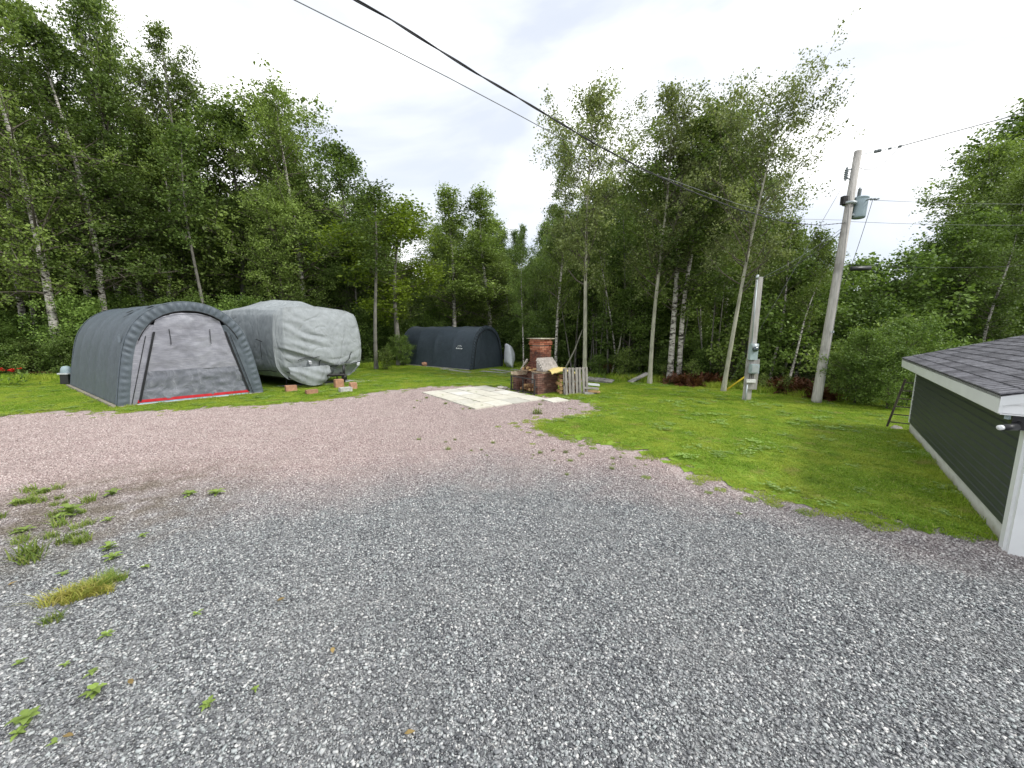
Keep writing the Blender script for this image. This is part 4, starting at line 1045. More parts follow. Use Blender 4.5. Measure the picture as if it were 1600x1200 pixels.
for i, (x, y, z, L, a, mt_) in enumerate([(2.66, 12.85, .22, .55, 12, 'board_grey'), (2.72, 12.80, .12, .5, -10, 'split_wood'), (2.62, 12.75, .06, .5, 25, 'board_grey'), (2.75, 12.95, .33, .45, 5, 'white_tarp')]):
    o = MB().box((0, 0, 0), (L, .14, .06), Matrix.Rotation(.1, 3, 'Y')).build('scrap_board', mt_, None, False, (x, y, z), R(a)); tag(o, ['grey scrap board second from the top of the little stack right of the pallet', 'yellowish scrap board third from the top of the stack right of the pallet', 'lowest grey scrap board of the stack right of the pallet', 'white scrap board topmost of the stack right of the pallet'][i], 'board', 'scrap boards right of the pallet')
# ramp boards by the aspen, leaning plank
rp = thing('wooden_ramp', 'grey slatted wooden ramp lying at the edge of the wood right of the pallet', 'ramp', (3.25, 16.2, .02), R(-24))
for i in range(6): MB().box((.0 + i * .19, 0, .12 - i * .015), (.17, .9, .03), Matrix.Rotation(.08, 3, 'Y'), 0, .004).build('board', 'board_grey', rp)
for y in (-.4, .4): MB().box((.48, y, .05), (1.15, .05, .08), Matrix.Rotation(.08, 3, 'Y')).build('runner', 'board_grey', rp)
a = A(984, 599, 15.6); c = A(1012, 587, 15.9); a.z = .05; c.z = .38
b = MB(); d = c - a; rot = Matrix.Rotation(math.atan2(d.y, d.x), 3, 'Z') @ Matrix.Rotation(-math.atan2(d.z, math.hypot(d.x, d.y)), 3, 'Y'); b.box((0, 0, 0), (d.length, .30, .035), rot); o = b.build('plank', 'board_grey', None, False, (a + c) / 2); tag(o, 'grey plank propped up off the grass against the foot of a slender aspen', 'plank')

# ------------------------------------------------------------------ utility pole
UB = Vector((*G(1275, 630), 0)); UT = A(1341, 236, UB.y + .1)
ud = (UT - UB)
up_ = thing('utility_pole', 'tall weathered utility pole leaning right, carrying a blue-grey transformer and wires', 'utility pole', UB)
def UP(t): return ud * t
b = MB(); b.tube([UP(-.01), UP(.02), UP(.15), UP(.5), UP(1)], [.135, .128, .122, .108, .086], 16); b.build('pole', 'pole_wood', up_, True)
side = Vector((1, -.05, 0)).normalized(); 
def at_v(v):   # height fraction on the pole seen at picture row v
    best = min(range(0, 1001), key=lambda i: abs(proj(UB + UP(i / 1000))[1] - v)); return best / 1000
def proj(P):
    q = P - Vector((0, 0, CAM_H)); dep = q.y * math.cos(PITCH) - q.z * math.sin(PITCH); upc = q.y * math.sin(PITCH) + q.z * math.cos(PITCH)
    return 800 + 600 * q.x / dep, 600 - 600 * upc / dep
tt, tb_ = UP(at_v(311)) + side * .30, UP(at_v(341)) + side * .30
b = MB(); axis = (tt - tb_).normalized(); b.tube([tb_, tb_ + axis * .03, tt - axis * .05, tt, tt + axis * .012, tt + axis * .035, tt + axis * .05], [.145, .158, .158, .158, .175, .165, .09], 24); b.build('transformer_tank', 'tank_blue', up_, True)
b = MB(); b.tube([tt + axis * .05 - side * .08, tt + axis * .30 - side * .09], .02, 8)
for i in range(6): b.tube([tt + axis * (.07 + i * .035) - side * .08, tt + axis * (.085 + i * .035) - side * .08], .045, 10)
b.build('bushing', 'porcelain', up_, True)
b = MB(); 
for i, k_ in enumerate((-.1, 0, .1)): b.tube([tt - axis * .08 + Vector((.12 + k_, -.16, 0)), tt - axis * .08 + Vector((.16 + k_, -.27, 0))], .02, 6)
b.build('terminal', 'porcelain', up_)
b = MB(); 
for v in (318, 336): p_ = UP(at_v(v)); b.box(p_ + side * .16, (.16, .12, .05))
b.build('tank_bracket', 'galv', up_)
pb = UP(at_v(313)); b = MB(); b.box(pb - side * .16, (.12, .12, .22)); b.build('arrester_box', 'iron', up_)
b = MB(); b.tube([UP(at_v(318)) - axis * .03, UP(at_v(318)) + axis * .03], .165, 16); b.build('band', 'galv', up_, True)
b = MB(); pc = UP(at_v(272)) - side * .22; b.tube([pc - axis * .16, pc + axis * .18], .028, 8)
for i in range(5): b.tube([pc + axis * (-.10 + i * .05), pc + axis * (-.08 + i * .05)], .05, 8)
b.tube([pc + axis * .1, UP(at_v(262))], .018, 5); b.tube([pc - axis * .1, UP(at_v(281))], .018, 5); b.build('fuse_cutout', 'porcelain', up_)
b = MB(); b.tube([UP(at_v(300)) - side * .11 + Vector((0, -.1, 0)), UP(at_v(420)) - side * .0 + Vector((0, -.15, 0)), UP(at_v(600)) + Vector((0, -.18, 0))], .008, 4); b.build('ground_wire', 'wire_grey', up_)
b = MB(); b.box(UP(.30) + Vector((0, -.155, 0)), (.10, .012, .06)); b.build('pole_tag', 'galv', up_)
# dead-end insulator and primary wire
def vplane(u, v, Pa, Pb):
    """point on the vertical plane through Pa and Pb that the photograph shows at (u, v)"""
    d = ray(u, v); nx_, ny_ = Pb.y - Pa.y, -(Pb.x - Pa.x)
    t = (Pa.x * nx_ + Pa.y * ny_) / (d[0] * nx_ + d[1] * ny_); return Vector((d[0] * t, d[1] * t, CAM_H + d[2] * t))
top = UB + UP(.985); farR = Vector((24, 9.0, 0))
w1 = vplane(1405, 229, top, farR); w2 = vplane(1600, 176, top, farR)
dirw = (w2 - w1)
pts = [w1 + dirw * q + Vector((0, 0, -.0)) for q in (0, .5, 1, 1.6, 2.2)]
def wire(name, label, pts, r, mat, n=5, cat='wire', twist=False):
    if twist:
        P = [Vector(p) for p in pts]; b = MB(); L = 0; pp = []
        for a_, c_ in zip(P, P[1:]):
            m_ = max(2, int((c_ - a_).length / .05))
            for i in range(m_): pp.append(a_ + (c_ - a_) * (i / m_))
        pp.append(P[-1])
        for s_ in range(2):
            q = []
            for i, p in enumerate(pp):
                a_ = i * .42 + s_ * math.pi; q.append(p + Vector((math.cos(a_) * .4, -math.cos(a_) * .3, math.sin(a_))) * r)
            b.tube(q, r * .95, 5)
    else: b = MB().tube(pts, r, n)
    o = b.build(name, mat, None, True); return tag(o, label, cat)
def sag(a, c, s, n=12):
    return [a + (c - a) * (i / n) - Vector((0, 0, s * 4 * (i / n) * (1 - i / n))) for i in range(n + 1)]
wire('power_line', 'thin primary wire running from the pole top insulator out to the right', pts, .012, 'wire_grey')
ins = thing('dead_end_insulator', 'ribbed dead-end insulator string between pole top and primary wire', 'insulator', top)
b = MB(); dd = w1 - top; b.tube([Vector((0, 0, 0)), dd], .010, 5); b.build('rod', 'galv', ins)
for q0, rr in ((.42, .045), (.5, .045), (.75, .03), (.99, .035)):
    b = MB(); 
    for i in range(3): b.tube([dd * (q0 + i * .022), dd * (q0 + i * .022 + .012)], rr, 8)
    b.build('disc', 'porcelain', ins)
wire('jumper_wire', 'drooping jumper wire from the primary wire back to the utility pole', sag(w1, UB + UP(at_v(262)) + side * .1, .25), .008, 'wire_grey')
# twisted service cable overhead
att = UB + UP(at_v(348)); hs = Vector((-3.2, 1.3, 0))
cab = [att] + [vplane(u, v, att, hs) for u, v in ((1282, 352), (1230, 348), (1150, 326), (1075, 297), (1000, 262), (930, 225), (870, 189), (800, 147), (745, 115), (670, 68), (610, 30), (556, 0), (480, -45), (380, -100))]
wire('service_cable', 'thick dark twisted service cable sweeping overhead down to the utility pole', cab, .0058, 'wire_dark', twist=True, cat='cable')
hs2 = Vector((-3.9, 1.2, 0)); att2 = UB + UP(at_v(344))
cab = [att2] + [vplane(u, v, att2, hs2) for u, v in ((1240, 342), (1150, 318), (1060, 285), (960, 253), (870, 212), (800, 174), (700, 121), (600, 70), (520, 30), (460, 0), (400, -32))]
wire('overhead_wire', 'thin pale single wire running overhead above the thick cable', cab, .0042, 'wire_grey')

# ------------------------------------------------------------------ meter post
MBs = Vector((*G(1166, 627), 0)); MT = A(1187, 433, MBs.y); md_ = MT - MBs
mp_ = thing('meter_post', 'short pale square timber post with electric meter and grey boxes on a board', 'meter post', MBs)
b = MB(); a = md_.normalized(); hw = .078
vv = []
for q, k_ in ((0, 1.1), (1, .85)):
    for x, y in ((-1, -1), (1, -1), (1, 1), (-1, 1)): vv.append(md_ * q + Vector((x * hw * k_, y * hw * k_, 0)))
b.add(vv, [(3, 2, 1, 0), (4, 5, 6, 7), (0, 1, 5, 4), (1, 2, 6, 5), (2, 3, 7, 6), (3, 0, 4, 7)]); b.build('post', 'pole_wood', mp_)
lean = math.atan2(md_.x, md_.z); rl = Matrix.Rotation(lean, 3, 'Y')
def mpv(v): return md_ * min(range(0, 1001), key=lambda i: abs(proj(MBs + md_ * (i / 1000))[1] - v)).__truediv__(1000)
b = MB(); b.box(mpv(584) + Vector((-.01, -.125, 0)), (.40, .025, .92), rl); b.build('backboard', 'board_grey', mp_)
b = MB(); b.box(mpv(549) + Vector((-.06, -.175, 0)), (.22, .12, .48), rl); b.build('meter_box', 'box_grey', mp_)
b = MB(); c_ = mpv(545) + Vector((-.06, -.235, 0)); b.tube([c_, c_ + Vector((0, -.05, 0)), c_ + Vector((0, -.085, 0))], [.075, .075, .06], 16); b.build('meter', 'glass_dark', mp_, True)
b = MB(); c_ = mpv(540) + Vector((-.06, -.237, 0)); b.tube([c_ - Vector((0, 0, .02)), c_ + Vector((0, -.02, -.02))], .092, 16); b.build('meter_ring', 'galv', mp_, True)
b = MB(); b.box(mpv(575) + Vector((-.0, -.20, 0)), (.24, .13, .27), rl); b.build('breaker_box', 'box_grey', mp_)
b = MB(); b.box(mpv(575) + Vector((-.0, -.27, .0)), (.20, .012, .22), rl); b.build('breaker_door', 'galv', mp_)
b = MB(); b.box(mpv(594) + Vector((-.03, -.165, 0)), (.26, .05, .10), rl); b.build('notice', 'notice', mp_)
for q in range(3):
    b = MB(); b.tube([mpv(583) + Vector((-.07 + q * .05, -.16, 0)), mpv(590) + Vector((-.09 + q * .06, -.16, -.02))], .009, 5); b.build('conduit', 'black_plastic', mp_)
b = MB(); b.tube([mpv(600) + Vector((-.12, -.15, 0)), Vector((-.12, -.15, 0))], .022, 8); b.build('conduit', 'galv', mp_, True)
b = MB(); b.tube([md_ * .985 + Vector((-.1, -.06, 0)), mpv(536) + Vector((-.10, -.12, 0))], .02, 8); b.build('service_mast', 'galv', mp_, True)
b = MB(); b.tube([md_ + Vector((-.11, -.06, -.06)), md_ + Vector((-.13, -.10, .02)), md_ + Vector((-.17, -.13, -.04))], [.03, .045, .03], 8); b.build('weatherhead', 'galv', mp_, True)
mtop = MBs + md_ * .98
wire('drop_wire', 'slack service wire dropping from the utility pole to the top of the meter post', sag(UB + UP(at_v(356)), mtop + Vector((-.05, -.05, 0)), .22), .009, 'wire_dark')
wire('drop_wire', 'upper thin slack wire between utility pole and meter post', sag(UB + UP(at_v(352)), mtop + Vector((0, 0, .03)), .10), .006, 'wire_grey')
# guy wire with yellow guard
g0 = Vector((*G(1131, 612), 0)); g1 = vplane(1163, 576, g0, UB); gdir = (g1 - g0)
wire('guy_wire', 'steel guy wire slanting from the utility pole down to the yellow guard', [g0, UB + UP(at_v(268)) - side * .1], .006, 'wire_grey')
gw = (UB + UP(at_v(268)) - g0).normalized(); o = MB().tube([g0, g0 + Vector((.85, -.35, .85)).normalized() * 1.15], [.03, .03], 8).build('guy_guard', 'yellow_guard', None, True); tag(o, 'yellow plastic guy guard slanting up from the grass left of the meter post', 'guy guard')
# comm cable to the right with splice case
far2 = Vector((26, 12.5, 6)); cpa = UB + UP(at_v(412)); cp = sag(cpa, Vector((26, 13.5, 5.6)), .55, 20)
wire('cable', 'thin black cable running from mid pole into the trees at right', cp, .006, 'wire_dark', cat='cable')
sp = vplane(1329, 420, cpa, Vector((26, 13.5, 0))); sp2 = vplane(1360, 419, cpa, Vector((26, 13.5, 0)))
o = MB().tube([sp, sp + (sp2 - sp) * .04, sp2 - (sp2 - sp) * .04, sp2], [.03, .065, .065, .03], 10).build('splice_case', 'black_plastic', None, True); tag(o, 'black cylindrical splice case hanging on the cable just right of the utility pole', 'splice case')
wire('cable', 'dark cable hanging down steeply from the transformer behind the splice case', sag(UB + tt + Vector((.15, -.2, -.05)), UB + UP(.48) + Vector((.12, -.12, 0)), .15), .007, 'wire_dark', cat='cable')
wire('power_line', 'wire running right from the transformer into the trees', sag(UB + tt + Vector((.2, -.2, -.1)), Vector((27, 12.0, 6.6)), .35), .005, 'wire_grey')
wire('power_line', 'lower of the two grey wires running right from below the transformer', sag(UB + UP(at_v(346)), Vector((27, 12.0, 6.0)), .35), .005, 'wire_grey')

# ------------------------------------------------------------------ trees
def rot_frame(d):
    d = d / np.linalg.norm(d); a = np.array([0, 0, 1.0]) if abs(d[2]) < .9 else np.array([1.0, 0, 0])
    u = np.cross(d, a); u /= np.linalg.norm(u); return d, u, np.cross(d, u)
def prisms(P0, P1, R0, R1, n=4):
    d = P1 - P0; L = np.linalg.norm(d, axis=1, keepdims=True) + 1e-9; d = d / L
    a = np.where(np.abs(d[:, 2:3]) < .9, np.array([[0, 0, 1.0]]), np.array([[1.0, 0, 0]]))
    u = np.cross(d, a); u /= np.linalg.norm(u, axis=1, keepdims=True); v = np.cross(d, u)
    th = np.arange(n) * 2 * np.pi / n
    ring = u[:, None, :] * np.cos(th)[None, :, None] + v[:, None, :] * np.sin(th)[None, :, None]
    V = np.concatenate([P0[:, None, :] + ring * R0[:, None, None], P1[:, None, :] + ring * R1[:, None, None]], 1).reshape(-1, 3)
    k = np.arange(n); k2 = (k + 1) % n; f = np.stack([k, k2, n + k2, n + k], 1)
    F = (f[None] + (np.arange(len(P0)) * 2 * n)[:, None, None]).reshape(-1, 4); return V, F
def make_tree(key, H, r0, base, width, nprim, up, nleaf, lsize, bark, leaf, seed, lean=(0, 0), bend=.25, spread=.16, shape='oval', upc=.0, fork=0, twigs=6, droop=0.0, sparse_low=0):
    r = np.random.default_rng(seed); ns = 22
    zt = np.linspace(0, 1, ns); ph = r.uniform(0, 6.28, 4)
    ox = lean[0] * zt ** 1.15 * H + bend * (np.sin(zt * 5 + ph[0]) - math.sin(ph[0])) * zt * .8
    oy = lean[1] * zt ** 1.15 * H + bend * (np.sin(zt * 4 + ph[1]) - math.sin(ph[1])) * zt * .8
    T = np.stack([ox, oy, zt * H], 1); RR = r0 * (1 - zt) ** .8 * (1 + .35 * np.exp(-zt * 45)) + .008
    mb = MB(); mb.tube([Vector(p) for p in T], list(RR), 9)
    segs = []; tips = []
    def tp(z):
        return np.array([np.interp(z, zt, T[:, 0]), np.interp(z, zt, T[:, 1]), np.interp(z, zt, T[:, 2])])
    def branch(p, d, L, rad, nseg, curve):
        pts = [p]; d = d / np.linalg.norm(d)
        for i in range(nseg):
            d = d + np.array([0, 0, curve]) + r.normal(0, .10, 3); d /= np.linalg.norm(d); pts.append(pts[-1] + d * L / nseg)
        for i in range(nseg):
            segs.append((pts[i], pts[i + 1], rad * (1 - i / nseg * .8), rad * (1 - (i + 1) / nseg * .8)))
        return np.array(pts)
    for i in range(nprim):
        f = (i + r.uniform(0, 1)) / nprim; z = base + (1 - base) * f * .97
        if shape == 'oval': w_ = math.sin(math.pi * (0.10 + .86 * f)) ** .7
        elif shape == 'cone': w_ = (1 - f) ** .75 * .95 + .08
        elif shape == 'column': w_ = (.55 + .45 * math.sin(math.pi * f)) * (1 - f ** 4 * .8)
        elif shape == 'vase': w_ = (.35 + .75 * f) * (1 - f ** 5 * .6)
        else: w_ = (1 - f ** 3) ** .6
        L = width * w_ * r.uniform(.6, 1.2); a = r.uniform(0, 6.28) if i % 3 else i * 2.4
        el = up + .45 * f + r.normal(0, .15)
        d = np.array([math.cos(a) * math.cos(el), math.sin(a) * math.cos(el), math.sin(el)])
        p = tp(z); rad = max(.010, np.interp(z, zt, RR) * .42)
        bp_ = branch(p, d, L, rad, 5, upc - droop * .1)
        nsx = max(3, int(L * 2.6))
        for k in range(nsx):
            q = r.uniform(.22, 1.0); idx = q * 5; i0 = min(4, int(idx)); pp = bp_[i0] + (bp_[i0 + 1] - bp_[i0]) * (idx - i0)
            dd = (bp_[i0 + 1] - bp_[i0]); dd /= np.linalg.norm(dd); s2 = dd * .6 + r.normal(0, .62, 3) + np.array([0, 0, .12 - droop]); 
            L2 = L * (.42 - .16 * q) * r.uniform(.6, 1.3) + .18
            bq = branch(pp, s2, L2, max(.006, rad * .35), 3, -droop * .15)
            for t_i in range(twigs):
                q2 = r.uniform(.15, 1.05); idx = min(2.999, q2 * 3); i1 = int(idx); tips.append(bq[i1] + (bq[i1 + 1] - bq[i1]) * (idx - i1) + r.normal(0, .10, 3))
        tips.append(bp_[-1])
    # top leader
    for k in range(14): tips.append(tp(.93 + .07 * r.uniform(0, 1)) + r.normal(0, .14, 3))
    S0 = np.array([s[0] for s in segs]); S1 = np.array([s[1] for s in segs]); Q0 = np.array([s[2] for s in segs]); Q1 = np.array([s[3] for s in segs])
    V, F = prisms(S0, S1, Q0, Q1, 4)
    v0 = np.array([tuple(x) for x in mb.v]); f0 = np.array([f for f in mb.f if len(f) == 4])
    V = np.concatenate([v0, V]); F = np.concatenate([f0, F + len(v0)])
    tm = np_mesh('trunk', V, F, bark, True); tm.materials.append(MAT['twig_brown']); mi_ = np.ones(len(F), dtype=np.int32); mi_[:len(f0)] = 0; tm.polygons.foreach_set('material_index', mi_)
    tips = np.array(tips); reps = max(1, int(round(nleaf / len(tips))))
    C = np.repeat(tips, reps, 0); n = len(C)
    tw = r.normal(0, spread, (len(tips), 3)); C = C + r.normal(0, spread, (n, 3)) * np.array([1, 1, .75]) + np.repeat(tw, reps, 0) * .5
    ax = r.normal(0, 1, (n, 3)) * np.array([1, 1, .8]); ax[:, 2] -= .25; ax /= np.linalg.norm(ax, axis=1, keepdims=True)
    nn_ = r.normal(0, .8, (n, 3)) + np.array([0, 0, .75]); sd_ = np.cross(ax, nn_); sd_ /= (np.linalg.norm(sd_, axis=1, keepdims=True) + 1e-9)
    ls = lsize * np.exp(r.normal(0, .28, n)); 
    a1 = ax * (ls * .5)[:, None]; b1 = sd_ * (ls * .34)[:, None]
    V = np.stack([C - a1, C + b1 - a1 * .1, C + a1, C - b1 - a1 * .1], 1).reshape(-1, 3); F = np.arange(n * 4).reshape(-1, 4)
    cm = np_mesh('crown', V, F, leaf)
    TREES[key] = (tm, cm, H, T[-1])
    return key
TREES = {}
#        key        H   r0   base  width nprim up  nleaf lsize bark        leaf
make_tree('aspen1', 12, .092, .34, 3.3, 46, .62, 19110, 0.085, 'bark_aspen', 'leaf_grey', 1, bend=.15, shape='column', upc=.10, spread=.12)
make_tree('aspen2', 12, .085, .30, 3.0, 44, .64, 16380, 0.080, 'bark_aspen', 'leaf_grey', 2, bend=.22, shape='column', upc=.10, spread=.12)
make_tree('aspen_lean', 12, .095, .36, 4.4, 44, .50, 21157, 0.085, 'bark_aspen', 'leaf_grey', 33, lean=(.13, 0), bend=.18, shape='oval', upc=.10, spread=.13)
make_tree('birch1', 12, .12, .26, 2.3, 50, .45, 18200, 0.086, 'bark_birch', 'leaf_mid', 4, bend=.25, shape='oval', spread=.135)
make_tree('birch2', 12, .10, .22, 2.2, 50, .50, 16379, 0.086, 'bark_birch', 'leaf_mid', 5, bend=.35, shape='cone', spread=.135)
make_tree('birch3', 12, .09, .30, 2.0, 46, .40, 13650, 0.091, 'bark_birch', 'leaf_dark', 6, bend=.40, shape='column', spread=.14)
make_tree('maple1', 11, .13, .14, 3.0, 56, .35, 26390, 0.102, 'bark_dark', 'leaf_mid', 7, bend=.3, shape='oval', spread=.15)
make_tree('maple2', 11, .13, .12, 2.8, 56, .30, 26390, 0.102, 'bark_grey', 'leaf_dark', 8, bend=.3, shape='column', spread=.16)
make_tree('maple3', 10, .11, .10, 2.6, 54, .30, 23660, 0.102, 'bark_dark', 'leaf_shrub', 9, bend=.3, shape='oval', spread=.16)
make_tree('tall1', 19, .19, .20, 3.5, 80, .42, 30628, 0.109, 'bark_birch', 'leaf_mid', 41, bend=.5, shape='oval', spread=.15)
make_tree('tall2', 19, .17, .16, 3.6, 80, .38, 32240, 0.109, 'bark_grey', 'leaf_mid', 42, bend=.4, shape='column', spread=.15)
make_tree('tall3', 19, .15, .24, 3.2, 74, .50, 24180, 0.109, 'bark_birch', 'leaf_dark', 43, bend=.6, shape='cone', spread=.14)
make_tree('lime1', 9, .09, .30, 2.0, 44, .30, 13650, 0.102, 'bark_grey', 'leaf_lime', 10, bend=.2, shape='oval', spread=.17)
make_tree('thin1', 9, .070, .42, 1.3, 26, .6, 4550, 0.091, 'bark_birch', 'leaf_mid', 11, lean=(.14, .02), bend=.4, shape='column', spread=.14)
make_tree('thin2', 9, .065, .45, 1.2, 24, .6, 3821, 0.091, 'bark_birch', 'leaf_mid', 12, lean=(.26, 0), bend=.3, shape='column', spread=.14)
make_tree('thin3', 10, .065, .50, 1.1, 24, .55, 4094, 0.091, 'bark_grey', 'leaf_dark', 13, bend=.25, shape='column', spread=.15)
make_tree('bush1', 2.2, .035, .06, 1.25, 30, .35, 5200, .10, 'bark_dark', 'leaf_shrub', 14, bend=.1, shape='oval', spread=.13, twigs=5)
make_tree('bush2', 2.6, .035, .04, 1.3, 34, .45, 6000, .11, 'bark_dark', 'leaf_dark', 15, bend=.15, shape='vase', spread=.15, twigs=5)
make_tree('bush_big', 3.6, .05, .05, 1.7, 44, .35, 15000, .085, 'bark_dark', 'leaf_shrub', 18, bend=.15, shape='oval', spread=.13, twigs=6)
make_tree('bush3', 1.5, .02, .04, .85, 26, .5, 2600, .085, 'bark_dark', 'leaf_mid', 16, bend=.1, shape='oval', spread=.11, twigs=4)
make_tree('bush_lime', 1.3, .02, .05, .6, 20, .6, 1100, .085, 'bark_dark', 'leaf_weed', 17, bend=.1, shape='oval', spread=.10, twigs=3)

def plant(key, name, label, cat, x, y, h, rz=None, wide=1.0, group=None, z=0.0, tilt=(0, 0)):
    tm, cm, H, _ = TREES[key]; s = h / H
    o = thing(name, label, cat, (x, y, z), random.uniform(0, 6.28) if rz is None else rz, group)
    o.rotation_euler.x = tilt[0]; o.rotation_euler.y = tilt[1]
    o.scale = (s * wide, s * wide, s); o.empty_display_size = .5
    link('trunk', tm, o); link('crown', cm, o); return o
def top_h(u, v, Y): return A(u, v, Y).z
def T(key, name, label, cat, u, vb, vt, wide=1.0, rz=None, ut=None, group=None):
    x, y = G(u, vb); h = top_h(ut or u, vt, y); return plant(key, name, label, cat, x, y, h, rz, wide, group)
# named trees, left to right
T('tall1', 'birch_tree', 'big white-barked birch with black scars, leftmost by the red flowers', 'tree', 97, 585, -60, 1.0, 2.0)
T('tall2', 'maple_tree', 'dense dark tree at the far left edge behind the red flowers', 'tree', -30, 582, -80, 1.0)
T('tall3', 'birch_tree', 'tall birch whose pale stem rises behind the left half of the grey shelter', 'tree', 235, 571, -30, 1.0)
T('tall2', 'maple_tree', 'tall leafy tree with straight grey trunk rising behind the arch top of the grey shelter', 'tree', 303, 568, 35, .9)
T('tall1', 'birch_tree', 'slim white-stemmed birch standing just left of the grey shelter ridge', 'tree', 200, 569, -20, .85)
T('maple2', 'maple_tree', 'dark full tree between the tallest left trees and the covered trailer', 'tree', 385, 566, 165, 1.1)
T('tall1', 'birch_tree', 'broad birch with bright white stem directly behind the covered trailer roof', 'tree', 481, 570, 140, 1.1)
T('maple1', 'maple_tree', 'dark green tree behind the trailer, left neighbour of the broad birch', 'tree', 440, 564, 160, 1.1)
T('maple2', 'maple_tree', 'rounded dark tree sloping down behind the right end of the covered trailer', 'tree', 545, 566, 225, 1.15)
T('thin3', 'young_tree', 'slender straight young tree with grey stem on the lawn edge right of the trailer', 'tree', 588, 577, 290, 1.6)
T('lime1', 'maple_tree', 'bright yellow-green young maple glowing among the dark trees right of the trailer', 'tree', 624, 571, 322, 1.7)
T('birch2', 'birch_tree', 'upright birch above the middle of the dark shelter, left one of the pair', 'tree', 711, 564, 290, 1.55)
T('birch2', 'birch_tree', 'birch with slanting white stem above the dark shelter door, right one of the pair', 'tree', 768, 563, 296, 1.65)
T('birch3', 'birch_tree', 'small slim birch curving up between dark shelter and brick chimney', 'tree', 818, 578, 355, .7)
T('birch2', 'birch_tree', 'thin white birch rising straight behind the yellow tarp', 'tree', 868, 581, 215, .75)
T('aspen1', 'aspen_tree', 'tall pale-trunked aspen on the lawn edge just right of the pallet', 'tree', 913, 597, 150, 1.0, 1.0, ut=935)
T('aspen2', 'aspen_tree', 'slender aspen at the lawn edge with a plank against its foot', 'tree', 1015, 600, 140, 1.0, ut=1050)
T('birch1', 'birch_tree', 'left stem of the twin thick white birches before the red bracken', 'tree', 1046, 597, 190, 1.2, ut=1080)
T('birch3', 'birch_tree', 'forked white birch leaning right, right one of the twin thick birches', 'tree', 1060, 597, 185, 1.35, .3, ut=1100)
T('aspen_lean', 'aspen_tree', 'tall airy aspen leaning right with sparse windblown crown, left of the meter post', 'tree', 1130, 612, 165, .95, 0.0, ut=1240)
T('maple1', 'maple_tree', 'dense full green tree between the slender aspen and the leaning aspen', 'tree', 1110, 578, 175, 1.0)
T('maple3', 'maple_tree', 'broad bushy tree filling the space behind the slender aspen', 'tree', 985, 575, 265, 1.15)
T('thin1', 'birch_tree', 'thin leaning white stem just right of the meter post', 'tree', 1200, 606, 340, 1.0, 0.0)
T('thin2', 'birch_tree', 'thin white stem slanting strongly right between meter post and utility pole', 'tree', 1228, 612, 400, 1.1, 0.1)
T('thin1', 'birch_tree', 'thin leaning white stem nearest the left of the utility pole', 'tree', 1240, 603, 360, 1.1, -.2)
T('maple3', 'alder_tree', 'big leafy alder at the right picture edge above the garage roof', 'tree', 1590, 560, 165, 1.3)
T('maple1', 'alder_tree', 'light green alder crown rising left of the right-edge alder over the garage', 'tree', 1500, 570, 232, 1.05)
T('maple3', 'alder_tree', 'low spreading alder right of the utility pole and left of the garage roof', 'tree', 1405, 590, 390, 1.25)
T('maple3', 'alder_tree', 'dark alder close behind the far end of the garage', 'tree', 1470, 600, 350, 1.25)
T('maple2', 'alder_tree', 'dark tree behind the garage outside the right end of the roof', 'tree', 1640, 590, 200, 1.2)

# the wood behind: rows of trees whose tops follow the skyline
SK = [(-500, -120), (0, -60), (150, -40), (260, 10), (330, 70), (370, 110), (400, 195), (430, 170), (480, 155), (530, 200), (560, 240), (600, 310), (640, 345), (675, 400), (690, 340), (711, 305), (745, 340), (780, 312), (820, 375), (840, 330), (860, 270), (900, 250), (945, 240), (985, 250), (1000, 270), (1030, 240), (1060, 215), (1120, 195), (1160, 215), (1180, 250), (1240, 330), (1290, 390), (1330, 395), (1400, 380), (1450, 350), (1480, 290), (1530, 245), (1600, 205), (2200, 150)]
def sky_v(u): return float(np.interp(u, [a for a, _ in SK], [b_ for _, b_ in SK]))
EDGE = [(-40, 17), (-24, 17.2), (-17.5, 19.2), (-11, 21.5), (-8.5, 23.5), (-7, 26.5), (-1, 26), (1.5, 22), (3, 18.6), (6, 17.2), (8.5, 15.6), (10, 13.6), (12, 11.8), (16, 10.8), (30, 10)]
def edge_y(x): return float(np.interp(x, [a for a, _ in EDGE], [b_ for _, b_ in EDGE]))
placed = []; cnt = 0; tries = 0
kinds = ['birch1', 'birch2', 'birch3', 'maple1', 'maple2', 'maple3', 'thin3', 'birch3', 'thin3', 'maple2']
rr = random.Random(11)
